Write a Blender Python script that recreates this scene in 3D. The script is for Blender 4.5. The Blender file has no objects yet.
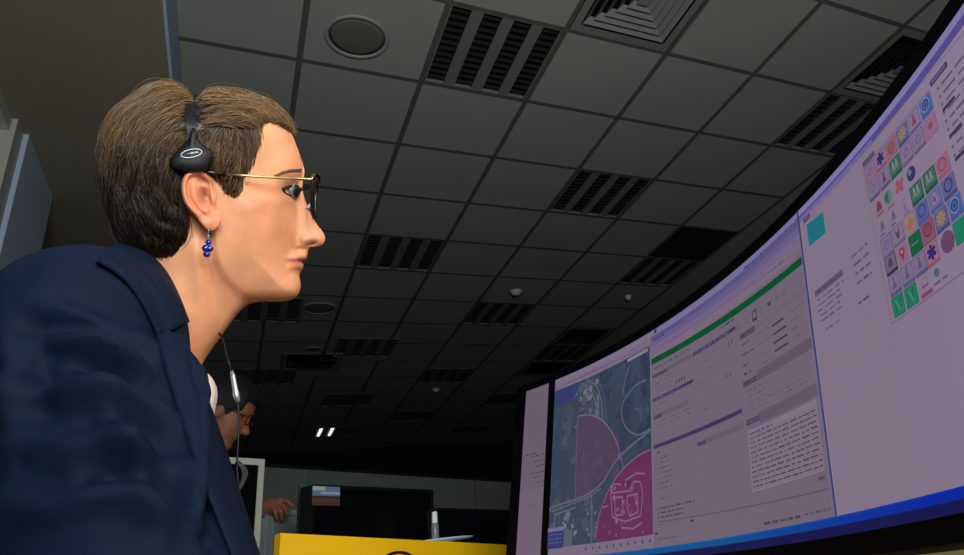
import bpy, bmesh, math, random
import numpy as np
from mathutils import Vector, Matrix, Quaternion
from mathutils.bvhtree import BVHTree
random.seed(7); rng = np.random.default_rng(7)
S = bpy.context.scene
COL = S.collection
CAMZ = 0.80                      # camera height above the floor: it lies on the desk edge
FPX, CX, CY = 703.367, 611.11, 257.6
RA = np.array([[0.8883, -0.4378, -0.1390], [0.0702, 0.4284, -0.9008], [0.4539, 0.7904, 0.4113]])
# re-orthonormalise (rows: camera right, down, forward in room axes)
r2 = RA[2] / np.linalg.norm(RA[2]); r0 = RA[0] - r2 * (RA[0] @ r2); r0 /= np.linalg.norm(r0); r1 = np.cross(r2, r0)
RA = np.stack([r0, r1, r2])
CAM = np.array([0, 0, CAMZ])

def ray(u, v): return RA.T @ np.array([(u - CX) / FPX, (v - CY) / FPX, 1.0])
def at(u, v, d): return CAM + ray(u, v) * d
def aty(u, v, y):
    r = ray(u, v); return CAM + r * (y / r[1])
def atz(u, v, z):
    r = ray(u, v); return CAM + r * ((z - CAMZ) / r[2])
def px(P):
    P = np.asarray(P, float); q = (P - CAM) @ RA.T
    return CX + FPX * q[..., 0] / q[..., 2], CY + FPX * q[..., 1] / q[..., 2]

# ------------------------------------------------------------------ materials
def lin(c):
    out = []
    for x in c:
        x = x / 255.0
        out.append(x / 12.92 if x <= 0.04045 else ((x + 0.055) / 1.055) ** 2.4)
    return tuple(out)
_M = {}
def mat(name, rgb, rough=0.6, metal=0.0, noise=0.0, nscale=20.0, bump=0.0, bscale=200.0, bdist=0.002, spec=0.5, emit=None, estr=1.0, coat=0.0, sss=0.0, alpha=None, trans=0.0):
    if name in _M: return _M[name]
    m = bpy.data.materials.new(name); m.use_nodes = True; nt = m.node_tree; b = nt.nodes['Principled BSDF']
    c = lin(rgb) + (1,)
    b.inputs['Base Color'].default_value = c; b.inputs['Roughness'].default_value = rough; b.inputs['Metallic'].default_value = metal
    b.inputs['Specular IOR Level'].default_value = spec
    if coat: b.inputs['Coat Weight'].default_value = coat
    if trans: b.inputs['Transmission Weight'].default_value = trans
    if sss:
        b.inputs['Subsurface Weight'].default_value = sss; b.inputs['Subsurface Radius'].default_value = (0.012, 0.004, 0.002); b.inputs['Subsurface Scale'].default_value = 0.6
    if noise or bump:
        tc = nt.nodes.new('ShaderNodeTexCoord')
    if noise:
        n = nt.nodes.new('ShaderNodeTexNoise'); n.inputs['Scale'].default_value = nscale; n.inputs['Detail'].default_value = 4
        nt.links.new(tc.outputs['Object'], n.inputs['Vector'])
        mx = nt.nodes.new('ShaderNodeMix'); mx.data_type = 'RGBA'
        mx.inputs[6].default_value = tuple(x * (1 - noise) for x in c[:3]) + (1,); mx.inputs[7].default_value = tuple(min(1, x * (1 + noise)) for x in c[:3]) + (1,)
        nt.links.new(n.outputs['Fac'], mx.inputs[0]); nt.links.new(mx.outputs[2], b.inputs['Base Color'])
    if bump:
        n2 = nt.nodes.new('ShaderNodeTexNoise'); n2.inputs['Scale'].default_value = bscale
        nt.links.new(tc.outputs['Object'], n2.inputs['Vector'])
        bp = nt.nodes.new('ShaderNodeBump'); bp.inputs['Strength'].default_value = bump; bp.inputs['Distance'].default_value = bdist
        nt.links.new(n2.outputs['Fac'], bp.inputs['Height']); nt.links.new(bp.outputs['Normal'], b.inputs['Normal'])
    if emit:
        b.inputs['Emission Color'].default_value = lin(emit) + (1,); b.inputs['Emission Strength'].default_value = estr
    _M[name] = m; return m
def glow(rgb):
    """a colour shown on a lit display"""
    g = sum(rgb) / 3.0; rgb = tuple(0.935 * (x * 0.93 + g * 0.07) for x in rgb)
    k = 'display_%02x%02x%02x' % tuple(int(x) for x in rgb)
    return mat(k, (4, 4, 5), rough=0.5, spec=0.15, emit=rgb, estr=1.0)

# ------------------------------------------------------------------ objects
def tag(o, label=None, cat=None, group=None, kind=None):
    if label: o['label'] = label
    if cat: o['category'] = cat
    if group: o['group'] = group
    if kind: o['kind'] = kind
    return o
def empty(name, loc=(0, 0, 0), rot=None):
    o = bpy.data.objects.new(name, None); COL.objects.link(o); o.location = loc; o.empty_display_size = 0.05
    if rot is not None:
        o.rotation_mode = 'QUATERNION'; o.rotation_quaternion = Matrix(rot).to_quaternion() if not isinstance(rot, Quaternion) else rot
    return o
class MB:
    """collects faces (several materials allowed) and links them as ONE mesh object"""
    def __init__(s): s.v = []; s.f = []; s.mi = []; s.mats = []; s.smooth = []
    def m(s, mt):
        if mt not in s.mats: s.mats.append(mt)
        return s.mats.index(mt)
    def add(s, vs, fs, mt, smooth=False):
        k = len(s.v); i = s.m(mt)
        s.v += [tuple(float(c) for c in p) for p in vs]
        for f in fs: s.f.append([int(a) + k for a in f]); s.mi.append(i); s.smooth.append(smooth)
        return s
    def box(s, lo, hi, mt, M=None, bev=0.0):
        if bev > 0:
            bm = bmesh.new(); bmesh.ops.create_cube(bm, size=1)
            for v in bm.verts:
                v.co = Vector([(lo[i] + hi[i]) / 2 + v.co[i] * (hi[i] - lo[i]) for i in range(3)])
            bmesh.ops.bevel(bm, geom=bm.edges[:], offset=bev, segments=2, affect='EDGES', profile=0.5)
            bm.verts.index_update()
            vs = [np.array(v.co) for v in bm.verts]; fs = [[v.index for v in f.verts] for f in bm.faces]; bm.free()
        else:
            x0, y0, z0 = lo; x1, y1, z1 = hi
            vs = [np.array(p) for p in [(x0, y0, z0), (x1, y0, z0), (x1, y1, z0), (x0, y1, z0), (x0, y0, z1), (x1, y0, z1), (x1, y1, z1), (x0, y1, z1)]]
            fs = [(0, 3, 2, 1), (4, 5, 6, 7), (0, 1, 5, 4), (1, 2, 6, 5), (2, 3, 7, 6), (3, 0, 4, 7)]
        if M is not None: vs = [M(p) for p in vs]
        return s.add(vs, fs, mt)
    def tube(s, pts, rad, mt, n=8, cap=True):
        pts = [np.asarray(p, float) for p in pts]; k = len(pts)
        rads = rad if isinstance(rad, (list, tuple, np.ndarray)) else [rad] * k
        vs = []; nrm = None
        for i in range(k):
            t = pts[min(i + 1, k - 1)] - pts[max(i - 1, 0)]; t /= np.linalg.norm(t) + 1e-12
            if nrm is None:
                a = np.array([0, 0, 1.0]) if abs(t[2]) < 0.9 else np.array([1.0, 0, 0])
                nrm = np.cross(t, a)
            nrm = nrm - t * (nrm @ t); nrm /= np.linalg.norm(nrm) + 1e-12
            b = np.cross(t, nrm)
            for j in range(n):
                a = 2 * math.pi * j / n; vs.append(pts[i] + rads[i] * (math.cos(a) * nrm + math.sin(a) * b))
        fs = [(i * n + j, i * n + (j + 1) % n, (i + 1) * n + (j + 1) % n, (i + 1) * n + j) for i in range(k - 1) for j in range(n)]
        if cap: fs += [tuple(range(n))[::-1], tuple(range((k - 1) * n, k * n))]
        return s.add(vs, fs, mt, True)
    def lathe(s, prof, c, mt, axis=(0, 0, 1), n=24, sx=1.0, sy=1.0):
        ax = np.array(axis, float); ax /= np.linalg.norm(ax); a = np.array([1.0, 0, 0]) if abs(ax[0]) < 0.9 else np.array([0, 1.0, 0])
        e1 = a - ax * (a @ ax); e1 /= np.linalg.norm(e1); e2 = np.cross(ax, e1); c = np.asarray(c, float)
        vs = []
        for r, h in prof:
            for j in range(n):
                t = 2 * math.pi * j / n; vs.append(c + ax * h + r * (math.cos(t) * sx * e1 + math.sin(t) * sy * e2))
        k = len(prof)
        fs = [(i * n + j, i * n + (j + 1) % n, (i + 1) * n + (j + 1) % n, (i + 1) * n + j) for i in range(k - 1) for j in range(n)]
        fs += [tuple(range(n))[::-1], tuple(range((k - 1) * n, k * n))]
        return s.add(vs, fs, mt, True)
    def build(s, name, parent=None, autosmooth=None):
        me = bpy.data.meshes.new(name); me.from_pydata(s.v, [], s.f)
        for mt in s.mats: me.materials.append(mt)
        me.polygons.foreach_set('material_index', s.mi); me.polygons.foreach_set('use_smooth', s.smooth)
        me.update(); o = bpy.data.objects.new(name, me); COL.objects.link(o)
        if parent is not None: o.parent = parent
        return o
def mesh_obj(name, V, Fq, mt, parent=None, smooth=True):
    me = bpy.data.meshes.new(name); me.from_pydata([tuple(map(float, p)) for p in V], [], [tuple(map(int, f)) for f in Fq]); me.materials.append(mt)
    me.polygons.foreach_set('use_smooth', [smooth] * len(me.polygons)); me.update()
    o = bpy.data.objects.new(name, me); COL.objects.link(o)
    if parent is not None: o.parent = parent
    return o
def to_local(o_parent_loc, V): return np.asarray(V) - np.asarray(o_parent_loc)

# ------------------------------------------------------------------ signed-distance sculpting
def surface_nets(fn, lo, hi, h):
    lo = np.array(lo, float); hi = np.array(hi, float); n = np.ceil((hi - lo) / h).astype(int) + 1
    ax = [lo[i] + h * np.arange(n[i]) for i in range(3)]
    Fv = np.empty(n, np.float32)
    for i0 in range(0, n[0], 16):
        X, Y, Z = np.meshgrid(ax[0][i0:i0 + 16], ax[1], ax[2], indexing='ij')
        Fv[i0:i0 + 16] = fn(np.stack([X, Y, Z], -1))
    sg = Fv < 0
    cnt = np.zeros(n - 1, np.int8); acc = np.zeros(tuple(n - 1) + (3,), np.float32)
    sl = lambda o: tuple(slice(o[k], n[k] - 1 + o[k]) for k in range(3))
    corners = [(a, b, c) for a in (0, 1) for b in (0, 1) for c in (0, 1)]
    for a in corners:
        for k in range(3):
            if a[k] == 0:
                b = list(a); b[k] = 1
                fa, fb = Fv[sl(a)], Fv[sl(b)]; ch = (fa < 0) != (fb < 0)
                t = np.where(ch, fa / np.where(ch, fa - fb, 1), 0)
                cnt += ch
                for q in range(3): acc[..., q] += np.where(ch, a[q] + (t if q == k else 0), 0)
    act = cnt > 0; idx = np.full(n - 1, -1, np.int64); idx[act] = np.arange(act.sum())
    cells = np.argwhere(act)
    V = lo + h * (cells + acc[act] / cnt[act][:, None])
    quads = []
    for k in range(3):
        o1, o2 = (k + 1) % 3, (k + 2) % 3
        A = sg; s0 = [slice(None)] * 3; s1 = [slice(None)] * 3; s0[k] = slice(0, -1); s1[k] = slice(1, None)
        ch = sg[tuple(s0)] != sg[tuple(s1)]
        P = np.argwhere(ch)
        P = P[(P[:, o1] > 0) & (P[:, o2] > 0) & (P[:, o1] < n[o1] - 1) & (P[:, o2] < n[o2] - 1)]
        if not len(P): continue
        def g(d1, d2):
            q = P.copy(); q[:, o1] -= d1; q[:, o2] -= d2; return idx[q[:, 0], q[:, 1], q[:, 2]]
        Q = np.stack([g(1, 1), g(0, 1), g(0, 0), g(1, 0)], 1)
        flip = ~sg[P[:, 0], P[:, 1], P[:, 2]]
        Q[flip] = Q[flip][:, ::-1]
        quads.append(Q)
    return V, np.concatenate(quads)
def smooth_mesh(V, Q, it=2, lam=0.5):
    V = V.copy(); E = np.concatenate([Q[:, [0, 1]], Q[:, [1, 2]], Q[:, [2, 3]], Q[:, [3, 0]]]); E = np.concatenate([E, E[:, ::-1]])
    deg = np.bincount(E[:, 0], minlength=len(V))[:, None]
    for _ in range(it):
        for l in (lam, -lam * 1.03):
            A = np.zeros_like(V)
            for q in range(3): A[:, q] = np.bincount(E[:, 0], V[E[:, 1], q], minlength=len(V))
            V += l * (A / np.maximum(deg, 1) - V)
    return V
def cap(P, a, b, ra, rb=None):
    rb = ra if rb is None else rb; a = np.asarray(a, float); b = np.asarray(b, float); d = b - a
    t = np.clip(((P - a) @ d) / (d @ d + 1e-12), 0, 1)
    return np.linalg.norm(P - a - t[..., None] * d, axis=-1) - (ra + (rb - ra) * t)
def ell(P, c, r, R=None):
    q = P - np.asarray(c, float)
    if R is not None: q = q @ np.asarray(R, float)
    r = np.asarray(r, float)
    k0 = np.linalg.norm(q / r, axis=-1); k1 = np.linalg.norm(q / (r * r), axis=-1)
    return k0 * (k0 - 1) / np.maximum(k1, 1e-9)
def smin(a, b, k):
    h = np.clip(0.5 + 0.5 * (b - a) / k, 0, 1); return b + (a - b) * h - k * h * (1 - h)
def smax(a, b, k): return -smin(-a, -b, k)
def sstep(x, a, b):
    t = np.clip((x - a) / (b - a), 0, 1); return t * t * (3 - 2 * t)
def spline(pts, n=8, closed=False):
    P = [np.asarray(p, float) for p in pts]; m = len(P); out = []
    g = (lambda i: P[i % m]) if closed else (lambda i: P[min(max(i, 0), m - 1)])
    for i in range(m if closed else m - 1):
        p0, p1, p2, p3 = g(i - 1), g(i), g(i + 1), g(i + 2)
        for k in range(n):
            t = k / n
            out.append(0.5 * ((2 * p1) + (-p0 + p2) * t + (2 * p0 - 5 * p1 + 4 * p2 - p3) * t * t + (-p0 + 3 * p1 - 3 * p2 + p3) * t ** 3))
    if not closed: out.append(P[-1])
    return np.array(out)
def polydist(U, Vv, poly):
    """signed distance to a closed 2-D polygon, positive inside"""
    U = np.asarray(U, np.float32); Vv = np.asarray(Vv, np.float32)
    d = np.full(U.shape, 1e9, np.float32); ins = np.zeros(U.shape, bool); m = len(poly)
    for i in range(m):
        ax, ay = poly[i]; bx, by = poly[(i + 1) % m]; ex, ey = bx - ax, by - ay
        t = np.clip(((U - ax) * ex + (Vv - ay) * ey) / (ex * ex + ey * ey + 1e-9), 0, 1)
        d = np.minimum(d, (U - ax - t * ex) ** 2 + (Vv - ay - t * ey) ** 2)
        c = ((ay > Vv) != (by > Vv))
        with np.errstate(divide='ignore', invalid='ignore'):
            xi = ax + (Vv - ay) / (by - ay if by != ay else 1e-9) * ex
        ins ^= c & (U < xi)
    d = np.sqrt(d); return np.where(ins, d, -d)
# ================================================================== the room
ZC = CAMZ + 2.555; GX, GY, T = 0.142, 3.035, 0.6
tile_m = mat('ceiling_tile', (158, 158, 152), rough=0.9, noise=0.05, nscale=3, bump=0.15, bscale=90)
tbar_m = mat('ceiling_tee', (92, 92, 86), rough=0.7)
plaster = mat('plaster', (140, 130, 114), rough=0.9, noise=0.06, nscale=2)
pale_paint = mat('pale_paint', (186, 202, 226), rough=0.8, noise=0.04, nscale=3)
dark_wall = mat('dark_wall', (26, 26, 27), rough=0.9)
carpet = mat('carpet', (48, 50, 54), rough=1.0, noise=0.3, nscale=120)
fixtures = []                    # (i, j) of the lower cell corner, in tiles
def cellxy(i, j): return GX + T * i, GY + T * j
lights_ij = [(1, -1), (3, 1), (5, -1), (1, 3), (5, 3), (3, 5), (-0.52, 5.15), (1.15, 6.8), (-0.36, 8.5), (5, 7), (3, 8.5), (1.3, 10.22), (3, 11.8), (5, 10.42), (5, 13.6), (1.42, 13.2)]
grilles_ij = [(2, -2), (5, -2), (5, 6), (5, 8), (0.34, 7.6)]
panel_ij = [(5, 2)]
rects = [(cellxy(i, j)) for i, j in lights_ij + grilles_ij + panel_ij]
XL, XR, YN, YF = -0.372, 5.4, -2.2, 12.55
def inside(x, y, m=0.0):
    return any(rx + m < x < rx + T - m and ry + m < y < ry + T - m for rx, ry in rects)
def ceiling():
    xs = sorted(set([XL, XR] + [round(r[0] + d, 4) for r in rects for d in (0, T) if XL < r[0] + d < XR]))
    ys = sorted(set([YN, YF] + [round(r[1] + d, 4) for r in rects for d in (0, T) if YN < r[1] + d < YF]))
    b = MB()
    for a0, a1 in zip(xs, xs[1:]):
        for c0, c1 in zip(ys, ys[1:]):
            if a1 - a0 < 1e-3 or c1 - c0 < 1e-3 or inside((a0 + a1) / 2, (c0 + c1) / 2): continue
            b.add([(a0, c0, ZC), (a0, c1, ZC), (a1, c1, ZC), (a1, c0, ZC)], [(0, 1, 2, 3)], tile_m)
    # the slab above, so that the openings are closed from behind
    b.box((XL - 1.8, YN, ZC + 0.25), (XR, YF, ZC + 0.3), dark_wall)
    tag(b.build('ceiling'), kind='structure')
    g = MB(); w = 0.014
    for i in range(0, 9):
        x = GX + T * i
        for j in range(-9, 16):
            y0, y1 = GY + T * j, GY + T * (j + 1)
            if y1 > YF or y0 < YN: continue
            if i > 6: continue
            if inside(x, (y0 + y1) / 2, 0.05): continue
            g.box((x - w, y0, ZC - 0.004), (x + w, y1, ZC - 0.0005), tbar_m)
    for j in range(-8, 16):
        y = GY + T * j
        for i in range(-1, 6):
            x0, x1 = max(GX + T * i, XL), GX + T * (i + 1)
            if inside((x0 + x1) / 2, y, 0.05): continue
            g.box((x0, y - w * 0.85, ZC - 0.0038), (x1, y + w * 0.85, ZC - 0.0004), tbar_m)
    tag(g.build('trim_1'), kind='structure')
ceiling()
# lower plain ceiling on the left with its vertical fascia
ZB = CAMZ + 2.30
b = MB(); b.box((-3.4, YN, ZB), (XL - 0.012, YF, ZB + 0.05), plaster); tag(b.build('trim_2'), kind='structure')
b = MB(); b.box((XL - 0.012, YN, ZB - 0.004), (XL, YF, ZC + 0.01), pale_paint); tag(b.build('trim_3'), kind='structure')
b = MB(); b.box((-3.4, YF, 0), (XR, YF + 0.1, ZC + 0.3), dark_wall); tag(b.build('wall_far'), kind='structure')
b = MB(); b.box((XR, YN, 0), (XR + 0.1, YF, ZC + 0.3), dark_wall); tag(b.build('wall_right'), kind='structure')
b = MB(); b.box((-3.5, YN, -0.05), (XR + 0.1, YF + 0.1, 0), carpet); tag(b.build('floor'), kind='structure')
# left: the wall with a window ends in a pier, then a recess further back
PX = -0.985; PY0, PY1 = 3.62, 4.22
b = MB(); b.box((PX - 0.30, PY0, 0), (PX, PY1, ZB), pale_paint, bev=0.004)
b.box((PX - 0.30, YN, 0), (PX - 0.10, PY0, 0.9), pale_paint)
b.box((PX - 0.30, YN, ZB - 0.12), (PX - 0.10, PY0, ZB), pale_paint)
tag(b.build('wall_left'), kind='structure')
b = MB(); b.box((-3.4, PY1 + 0.9, 0), (-3.3, YF, ZB), dark_wall); b.box((-3.4, YN, 0), (-3.3, PY1 + 0.9, ZB), dark_wall); tag(b.build('wall_recess'), kind='structure')
fr_m = mat('window_frame_white', (188, 186, 178), rough=0.5)
glass_m = mat('window_pane', (120, 118, 104), rough=0.08, spec=0.6)
wroot = empty('window_1', (PX - 0.1, 2.6, 1.9)); tag(wroot, kind='structure')
f = MB(); L = lambda p: np.array(p) - np.array([PX - 0.1, 2.6, 1.9])
for lo, hi in (((PX - 0.12, 3.50, 0.9), (PX - 0.02, 3.62, ZB - 0.002)), ((PX - 0.12, 1.6, ZB - 0.07), (PX - 0.04, 3.50, ZB - 0.002)), ((PX - 0.12, 1.6, 0.9), (PX - 0.04, 3.50, 0.97)), ((PX - 0.12, 2.52, 0.97), (PX - 0.04, 2.59, ZB - 0.07)), ((PX - 0.12, 1.6, 0.97), (PX - 0.04, 1.67, ZB - 0.07))):
    f.box(lo, hi, fr_m, M=L)
f.build('window_frame', wroot)
f = MB(); f.box((PX - 0.09, 1.67, 0.97), (PX - 0.08, 3.50, ZB - 0.07), glass_m, M=L); f.build('pane', wroot)

# ------------------------------------------------------------------ ceiling fittings
fin_m = mat('louvre_metal', (125, 125, 123), rough=0.3, metal=0.9)
trough_m = mat('louvre_dark', (14, 14, 14), rough=0.5)
bar_m = mat('fitting_bar', (120, 121, 118), rough=0.6)
tube_m = mat('lit_tube', (240, 240, 235), emit=(255, 252, 240), estr=1.6)
def light_proto():
    root = empty('ceiling_light')
    h = MB(); d = 0.07; m = 0.006
    h.box((m, m, d), (T - m, T - m, d + 0.01), trough_m)
    for lo, hi in (((m, m, -0.003), (0.022, T - m, d)), ((T - 0.022, m, -0.003), (T - m, T - m, d)), ((0.022, m, -0.003), (T - 0.022, 0.018, d)), ((0.022, T - 0.018, -0.003), (T - 0.022, T - m, d))):
        h.box(lo, hi, bar_m)
    h.build('housing', root)
    w0 = (T - 0.044 - 3 * 0.06) / 4
    for k in range(4):
        x0 = 0.022 + k * (w0 + 0.06)
        l = MB()
        for y in np.linspace(0.05, T - 0.05, 12):
            l.add([(x0 + 0.002, y - 0.0025, 0.0), (x0 + w0 - 0.002, y - 0.0025, 0.0), (x0 + w0 - 0.002, y + 0.0025, 0.0), (x0 + 0.002, y + 0.0025, 0.0),
                   (x0 + 0.002, y, 0.03), (x0 + w0 - 0.002, y, 0.03)], [(3, 2, 1, 0), (0, 1, 5, 4), (2, 3, 4, 5), (1, 2, 5), (3, 0, 4)], fin_m)
        l.add([(x0, 0.018, 0.0), (x0, T - 0.018, 0.0), (x0 + 0.014, T - 0.018, 0.06), (x0 + 0.014, 0.018, 0.06)], [(0, 1, 2, 3)], fin_m)
        l.add([(x0 + w0, 0.018, 0.0), (x0 + w0, T - 0.018, 0.0), (x0 + w0 - 0.014, T - 0.018, 0.06), (x0 + w0 - 0.014, 0.018, 0.06)], [(3, 2, 1, 0)], fin_m)
        l.build('louvre', root)
        if k < 3:
            q = MB(); q.box((x0 + w0, 0.018, -0.002), (x0 + w0 + 0.06, T - 0.018, 0.03), bar_m); q.build('bar', root)
    return root
def copy_tree(o, parent=None):
    c = o.copy(); COL.objects.link(c)
    if parent is not None: c.parent = parent
    for ch in [x for x in list(bpy.data.objects) if x.parent is o]: copy_tree(ch, c)
    return c
LIGHT_LABELS = [
 'large louvred ceiling light at the top of the photo, nearest of all the ceiling lights',
 'louvred ceiling light in mid ceiling, right of and beyond the largest one',
 'louvred ceiling light beside the square air grille, cut off by the monitor top edge',
 'louvred ceiling light just right of the woman\'s nose',
 'dim louvred ceiling light directly below the black square ceiling panel',
 'louvred ceiling light just below the larger white smoke detector',
 'dark louvred ceiling light directly under the woman\'s chin',
 'louvred ceiling light with glinting strips, right of the dark grille under the woman\'s chin',
 'dark louvred ceiling light beside the woman\'s collar, left of the dark grille',
 'dim louvred ceiling light sandwiched between two dark grilles above the monitor corner',
 'dim louvred ceiling light with a small detector just beyond it',
 'glinting louvred ceiling light above the one with lit tubes, second farthest of its row',
 'dim louvred ceiling light, farthest in the middle row above the dark monitor',
 'dim louvred ceiling light just left of the monitor top corner, beyond the sandwiched one',
 'very dark louvred ceiling light, farthest in the row nearest the monitor',
 'farthest ceiling light in the dark, with two lit white tube ends']
proto = light_proto()
for k, (i, j) in enumerate(lights_ij):
    o = proto if k == 0 else copy_tree(proto)
    x, y = cellxy(i, j); o.location = (x, y, ZC)
    tag(o, LIGHT_LABELS[k], 'ceiling light', 'louvred ceiling lights')
    if k == len(lights_ij) - 1:
        for q in (0.085, 0.24):
            t = MB(); t.tube([(q, 0.06, 0.012), (q, 0.52, 0.012)], 0.022, tube_m, 8); lt = t.build('lamp_tube', o); lt['label'] = 'glowing white lamp tube'
grille_m = mat('grille_grey', (128, 130, 128), rough=0.55)
def grille_proto(dark=False):
    root = empty('air_grille')
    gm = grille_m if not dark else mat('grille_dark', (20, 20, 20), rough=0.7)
    b = MB(); b.box((0.01, 0.01, 0.06), (T - 0.01, T - 0.01, 0.065), trough_m); b.build('plenum', root)
    fl = MB(); a = 0.008
    c = T / 2
    def ring(r0, z0, r1, z1):
        vs = []
        for r, z in ((r0, z0), (r1, z1)):
            vs += [(c - r, c - r, z), (c + r, c - r, z), (c + r, c + r, z), (c - r, c + r, z)]
        return vs, [(k, (k + 1) % 4, 4 + (k + 1) % 4, 4 + k) for k in range(4)]
    v, f_ = ring(c - a, -0.004, c - 0.055, -0.004); fl.add(v, f_, grille_m); v, f_ = ring(c - a, -0.004, c - a, 0.06); fl.add(v, f_, grille_m)
    fl.build('flange', root)
    vn = MB()
    for r in (0.235, 0.193, 0.151, 0.109, 0.067):
        v, f_ = ring(r, 0.0, r - 0.030, 0.026); vn.add(v, f_, gm)
        v, f_ = ring(r - 0.001, 0.002, r - 0.031, 0.028); vn.add(v, [q[::-1] for q in f_], gm)
    vn.box((c - 0.03, c - 0.03, 0.0), (c + 0.03, c + 0.03, 0.004), gm)
    vn.build('vanes', root)
    return root
G_LABELS = ['square stepped air grille at the top edge of the ceiling, right of the largest light',
 'square stepped air grille tucked behind the monitor top edge',
 'dark square ceiling grille beyond the black panel, nearer of the two around a dim light',
 'dark square ceiling grille at the monitor corner, farther of the two around a dim light',
 'dark square ceiling grille between two lights right of the woman\'s neck']
gp = [grille_proto(), None]; gp[1] = grille_proto(True)
for k, (i, j) in enumerate(grilles_ij):
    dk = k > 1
    o = gp[dk] if k in (0, 2) else copy_tree(gp[dk])
    x, y = cellxy(i, j); o.location = (x, y, ZC); tag(o, G_LABELS[k], 'air grille', 'square ceiling grilles')
b = MB(); b.box((0.012, 0.012, -0.003), (T - 0.012, T - 0.012, 0.012), mat('black_panel', (13, 13, 12), rough=0.8), bev=0.002)
o = b.build('ceiling_panel'); x, y = cellxy(5, 2); o.location = (x, y, ZC); tag(o, 'plain black square panel set in the ceiling above a dim light', 'ceiling panel')
spk_m = mat('speaker_rim', (150, 150, 144), rough=0.6); spk_c = mat('speaker_cloth', (96, 100, 88), rough=0.9, noise=0.2, nscale=300)
for (i, j, r, lab) in ((0.40, -0.40, 0.150, 'large round loudspeaker grille in the ceiling near the largest light'), (0.72, 5.5, 0.14, 'dim round loudspeaker grille in the dark ceiling right of the woman\'s chin'), (0.82, 7.4, 0.09, 'small dark round loudspeaker grille just beyond the dim one, right of the chin')):
    x, y = GX + T * i, GY + T * j
    e = tag(empty('ceiling_speaker', (x, y, ZC)), lab, 'speaker', 'round ceiling speakers')
    b = MB(); b.lathe([(r, 0.0), (r, -0.006), (r * 0.97, -0.010), (r * 0.88, -0.010), (r * 0.86, -0.004), (r * 0.86, 0.0)], (0, 0, 0), spk_m, n=40); b.build('rim', e)
    b = MB(); b.lathe([(r * 0.87, -0.003), (r * 0.7, -0.0065), (r * 0.4, -0.0085), (0.001, -0.009)], (0, 0, 0), spk_c, n=40); b.build('grille', e)
det_m = mat('detector_white', (215, 215, 208), rough=0.5)
for (u, v, r, lab) in ((516, 291, 0.045, 'larger white smoke detector dome on the ceiling in the middle of the room'), (628, 296, 0.03, 'small smoke detector on the ceiling below the dim light under the black panel'), (436, 389, 0.04, 'faint smoke detector on the far dark ceiling')):
    P = atz(u, v, ZC); b = MB()
    b.lathe([(r * 1.25, -0.0008), (r * 1.25, -0.012), (r, -0.018), (r * 0.95, -0.03), (r * 0.6, -0.042), (0.001, -0.046)], P, det_m, n=24)
    tag(b.build('smoke_detector'), lab, 'smoke detector', 'ceiling smoke detectors')

# ------------------------------------------------------------------ things in the far half of the room
dv = np.array([0.83, 0.56, 0.0]); dv /= np.linalg.norm(dv); nv = np.array([dv[1], -dv[0], 0])     # desks stand obliquely; nv faces the camera
def frame_at(P):  # local axes: x along the desk row, y away from the camera, z up
    P = np.asarray(P, float)
    return lambda q: P + dv * q[0] - nv * q[1] + np.array([0, 0, 1.0]) * q[2]
panel_grey = mat('partition_grey', (122, 128, 128), rough=0.85, noise=0.05, nscale=4)
Pp = at(262, 463.5, 4.3); Pq = atz(523, 481, Pp[2]); dd = Pq - Pp; dl = np.linalg.norm(dd); dd /= dl; dn = np.array([dd[1], -dd[0], 0])
root = tag(empty('partition', (0, 0, 0)), 'long low grey partition across the back of the dark room', 'partition')
root.location = tuple(np.array([Pp[0], Pp[1], 0])); base = np.array(root.location)
def PF(q): return dd * q[0] - dn * q[1] + np.array([0, 0, 1.0]) * q[2]
xs = [-1.2, 0.34, 2.0, 3.7, 5.3]
for a0, a1 in zip(xs, xs[1:]):
    b = MB(); b.box((a0 + 0.012, 0, 0.06), (a1 - 0.012, 0.04, Pp[2] - 0.02), panel_grey, M=PF); b.build('panel', root)
for a in xs:
    b = MB(); b.box((a - 0.012, -0.006, 0), (a + 0.012, 0.046, Pp[2] - 0.02), mat('partition_post', (165, 170, 170), rough=0.4, metal=0.6), M=PF); b.build('post', root)
b = MB(); b.box((xs[0], -0.004, Pp[2] - 0.02), (xs[-1], 0.044, Pp[2]), mat('partition_rail', (30, 31, 32), rough=0.5), M=PF); b.build('top_rail', root)

# yellow desk panel
yel = mat('yellow_laminate', (252, 192, 6), rough=0.45, noise=0.03, nscale=5)
Yp = at(280.5, 533, 1.36); Yq = at(519, 545.3, 1.80); dd = (Yq - Yp) * np.array([1, 1, 0]); yl = np.linalg.norm(dd); dd /= yl; dn = np.array([dd[1], -dd[0], 0])
DZ = 0.745
root = tag(empty('desk_divider', (Yp[0], Yp[1], DZ)), 'bright yellow desk divider at the bottom with a black oval emblem', 'desk divider')
def YF_(q): return dd * q[0] - dn * q[1] + np.array([0, 0, 1.0]) * q[2]
b = MB(); hl_, hr_ = Yp[2] - DZ, Yq[2] - DZ
b.box((0, 0, 0.001), (yl, 0.022, 1.0), yel, M=lambda q: YF_((q[0], q[1], q[2] * (hl_ + (hr_ - hl_) * q[0] / yl)))); b.build('board', root)
b = MB(); blk = mat('emblem_black', (14, 14, 12), rough=0.5)
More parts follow.
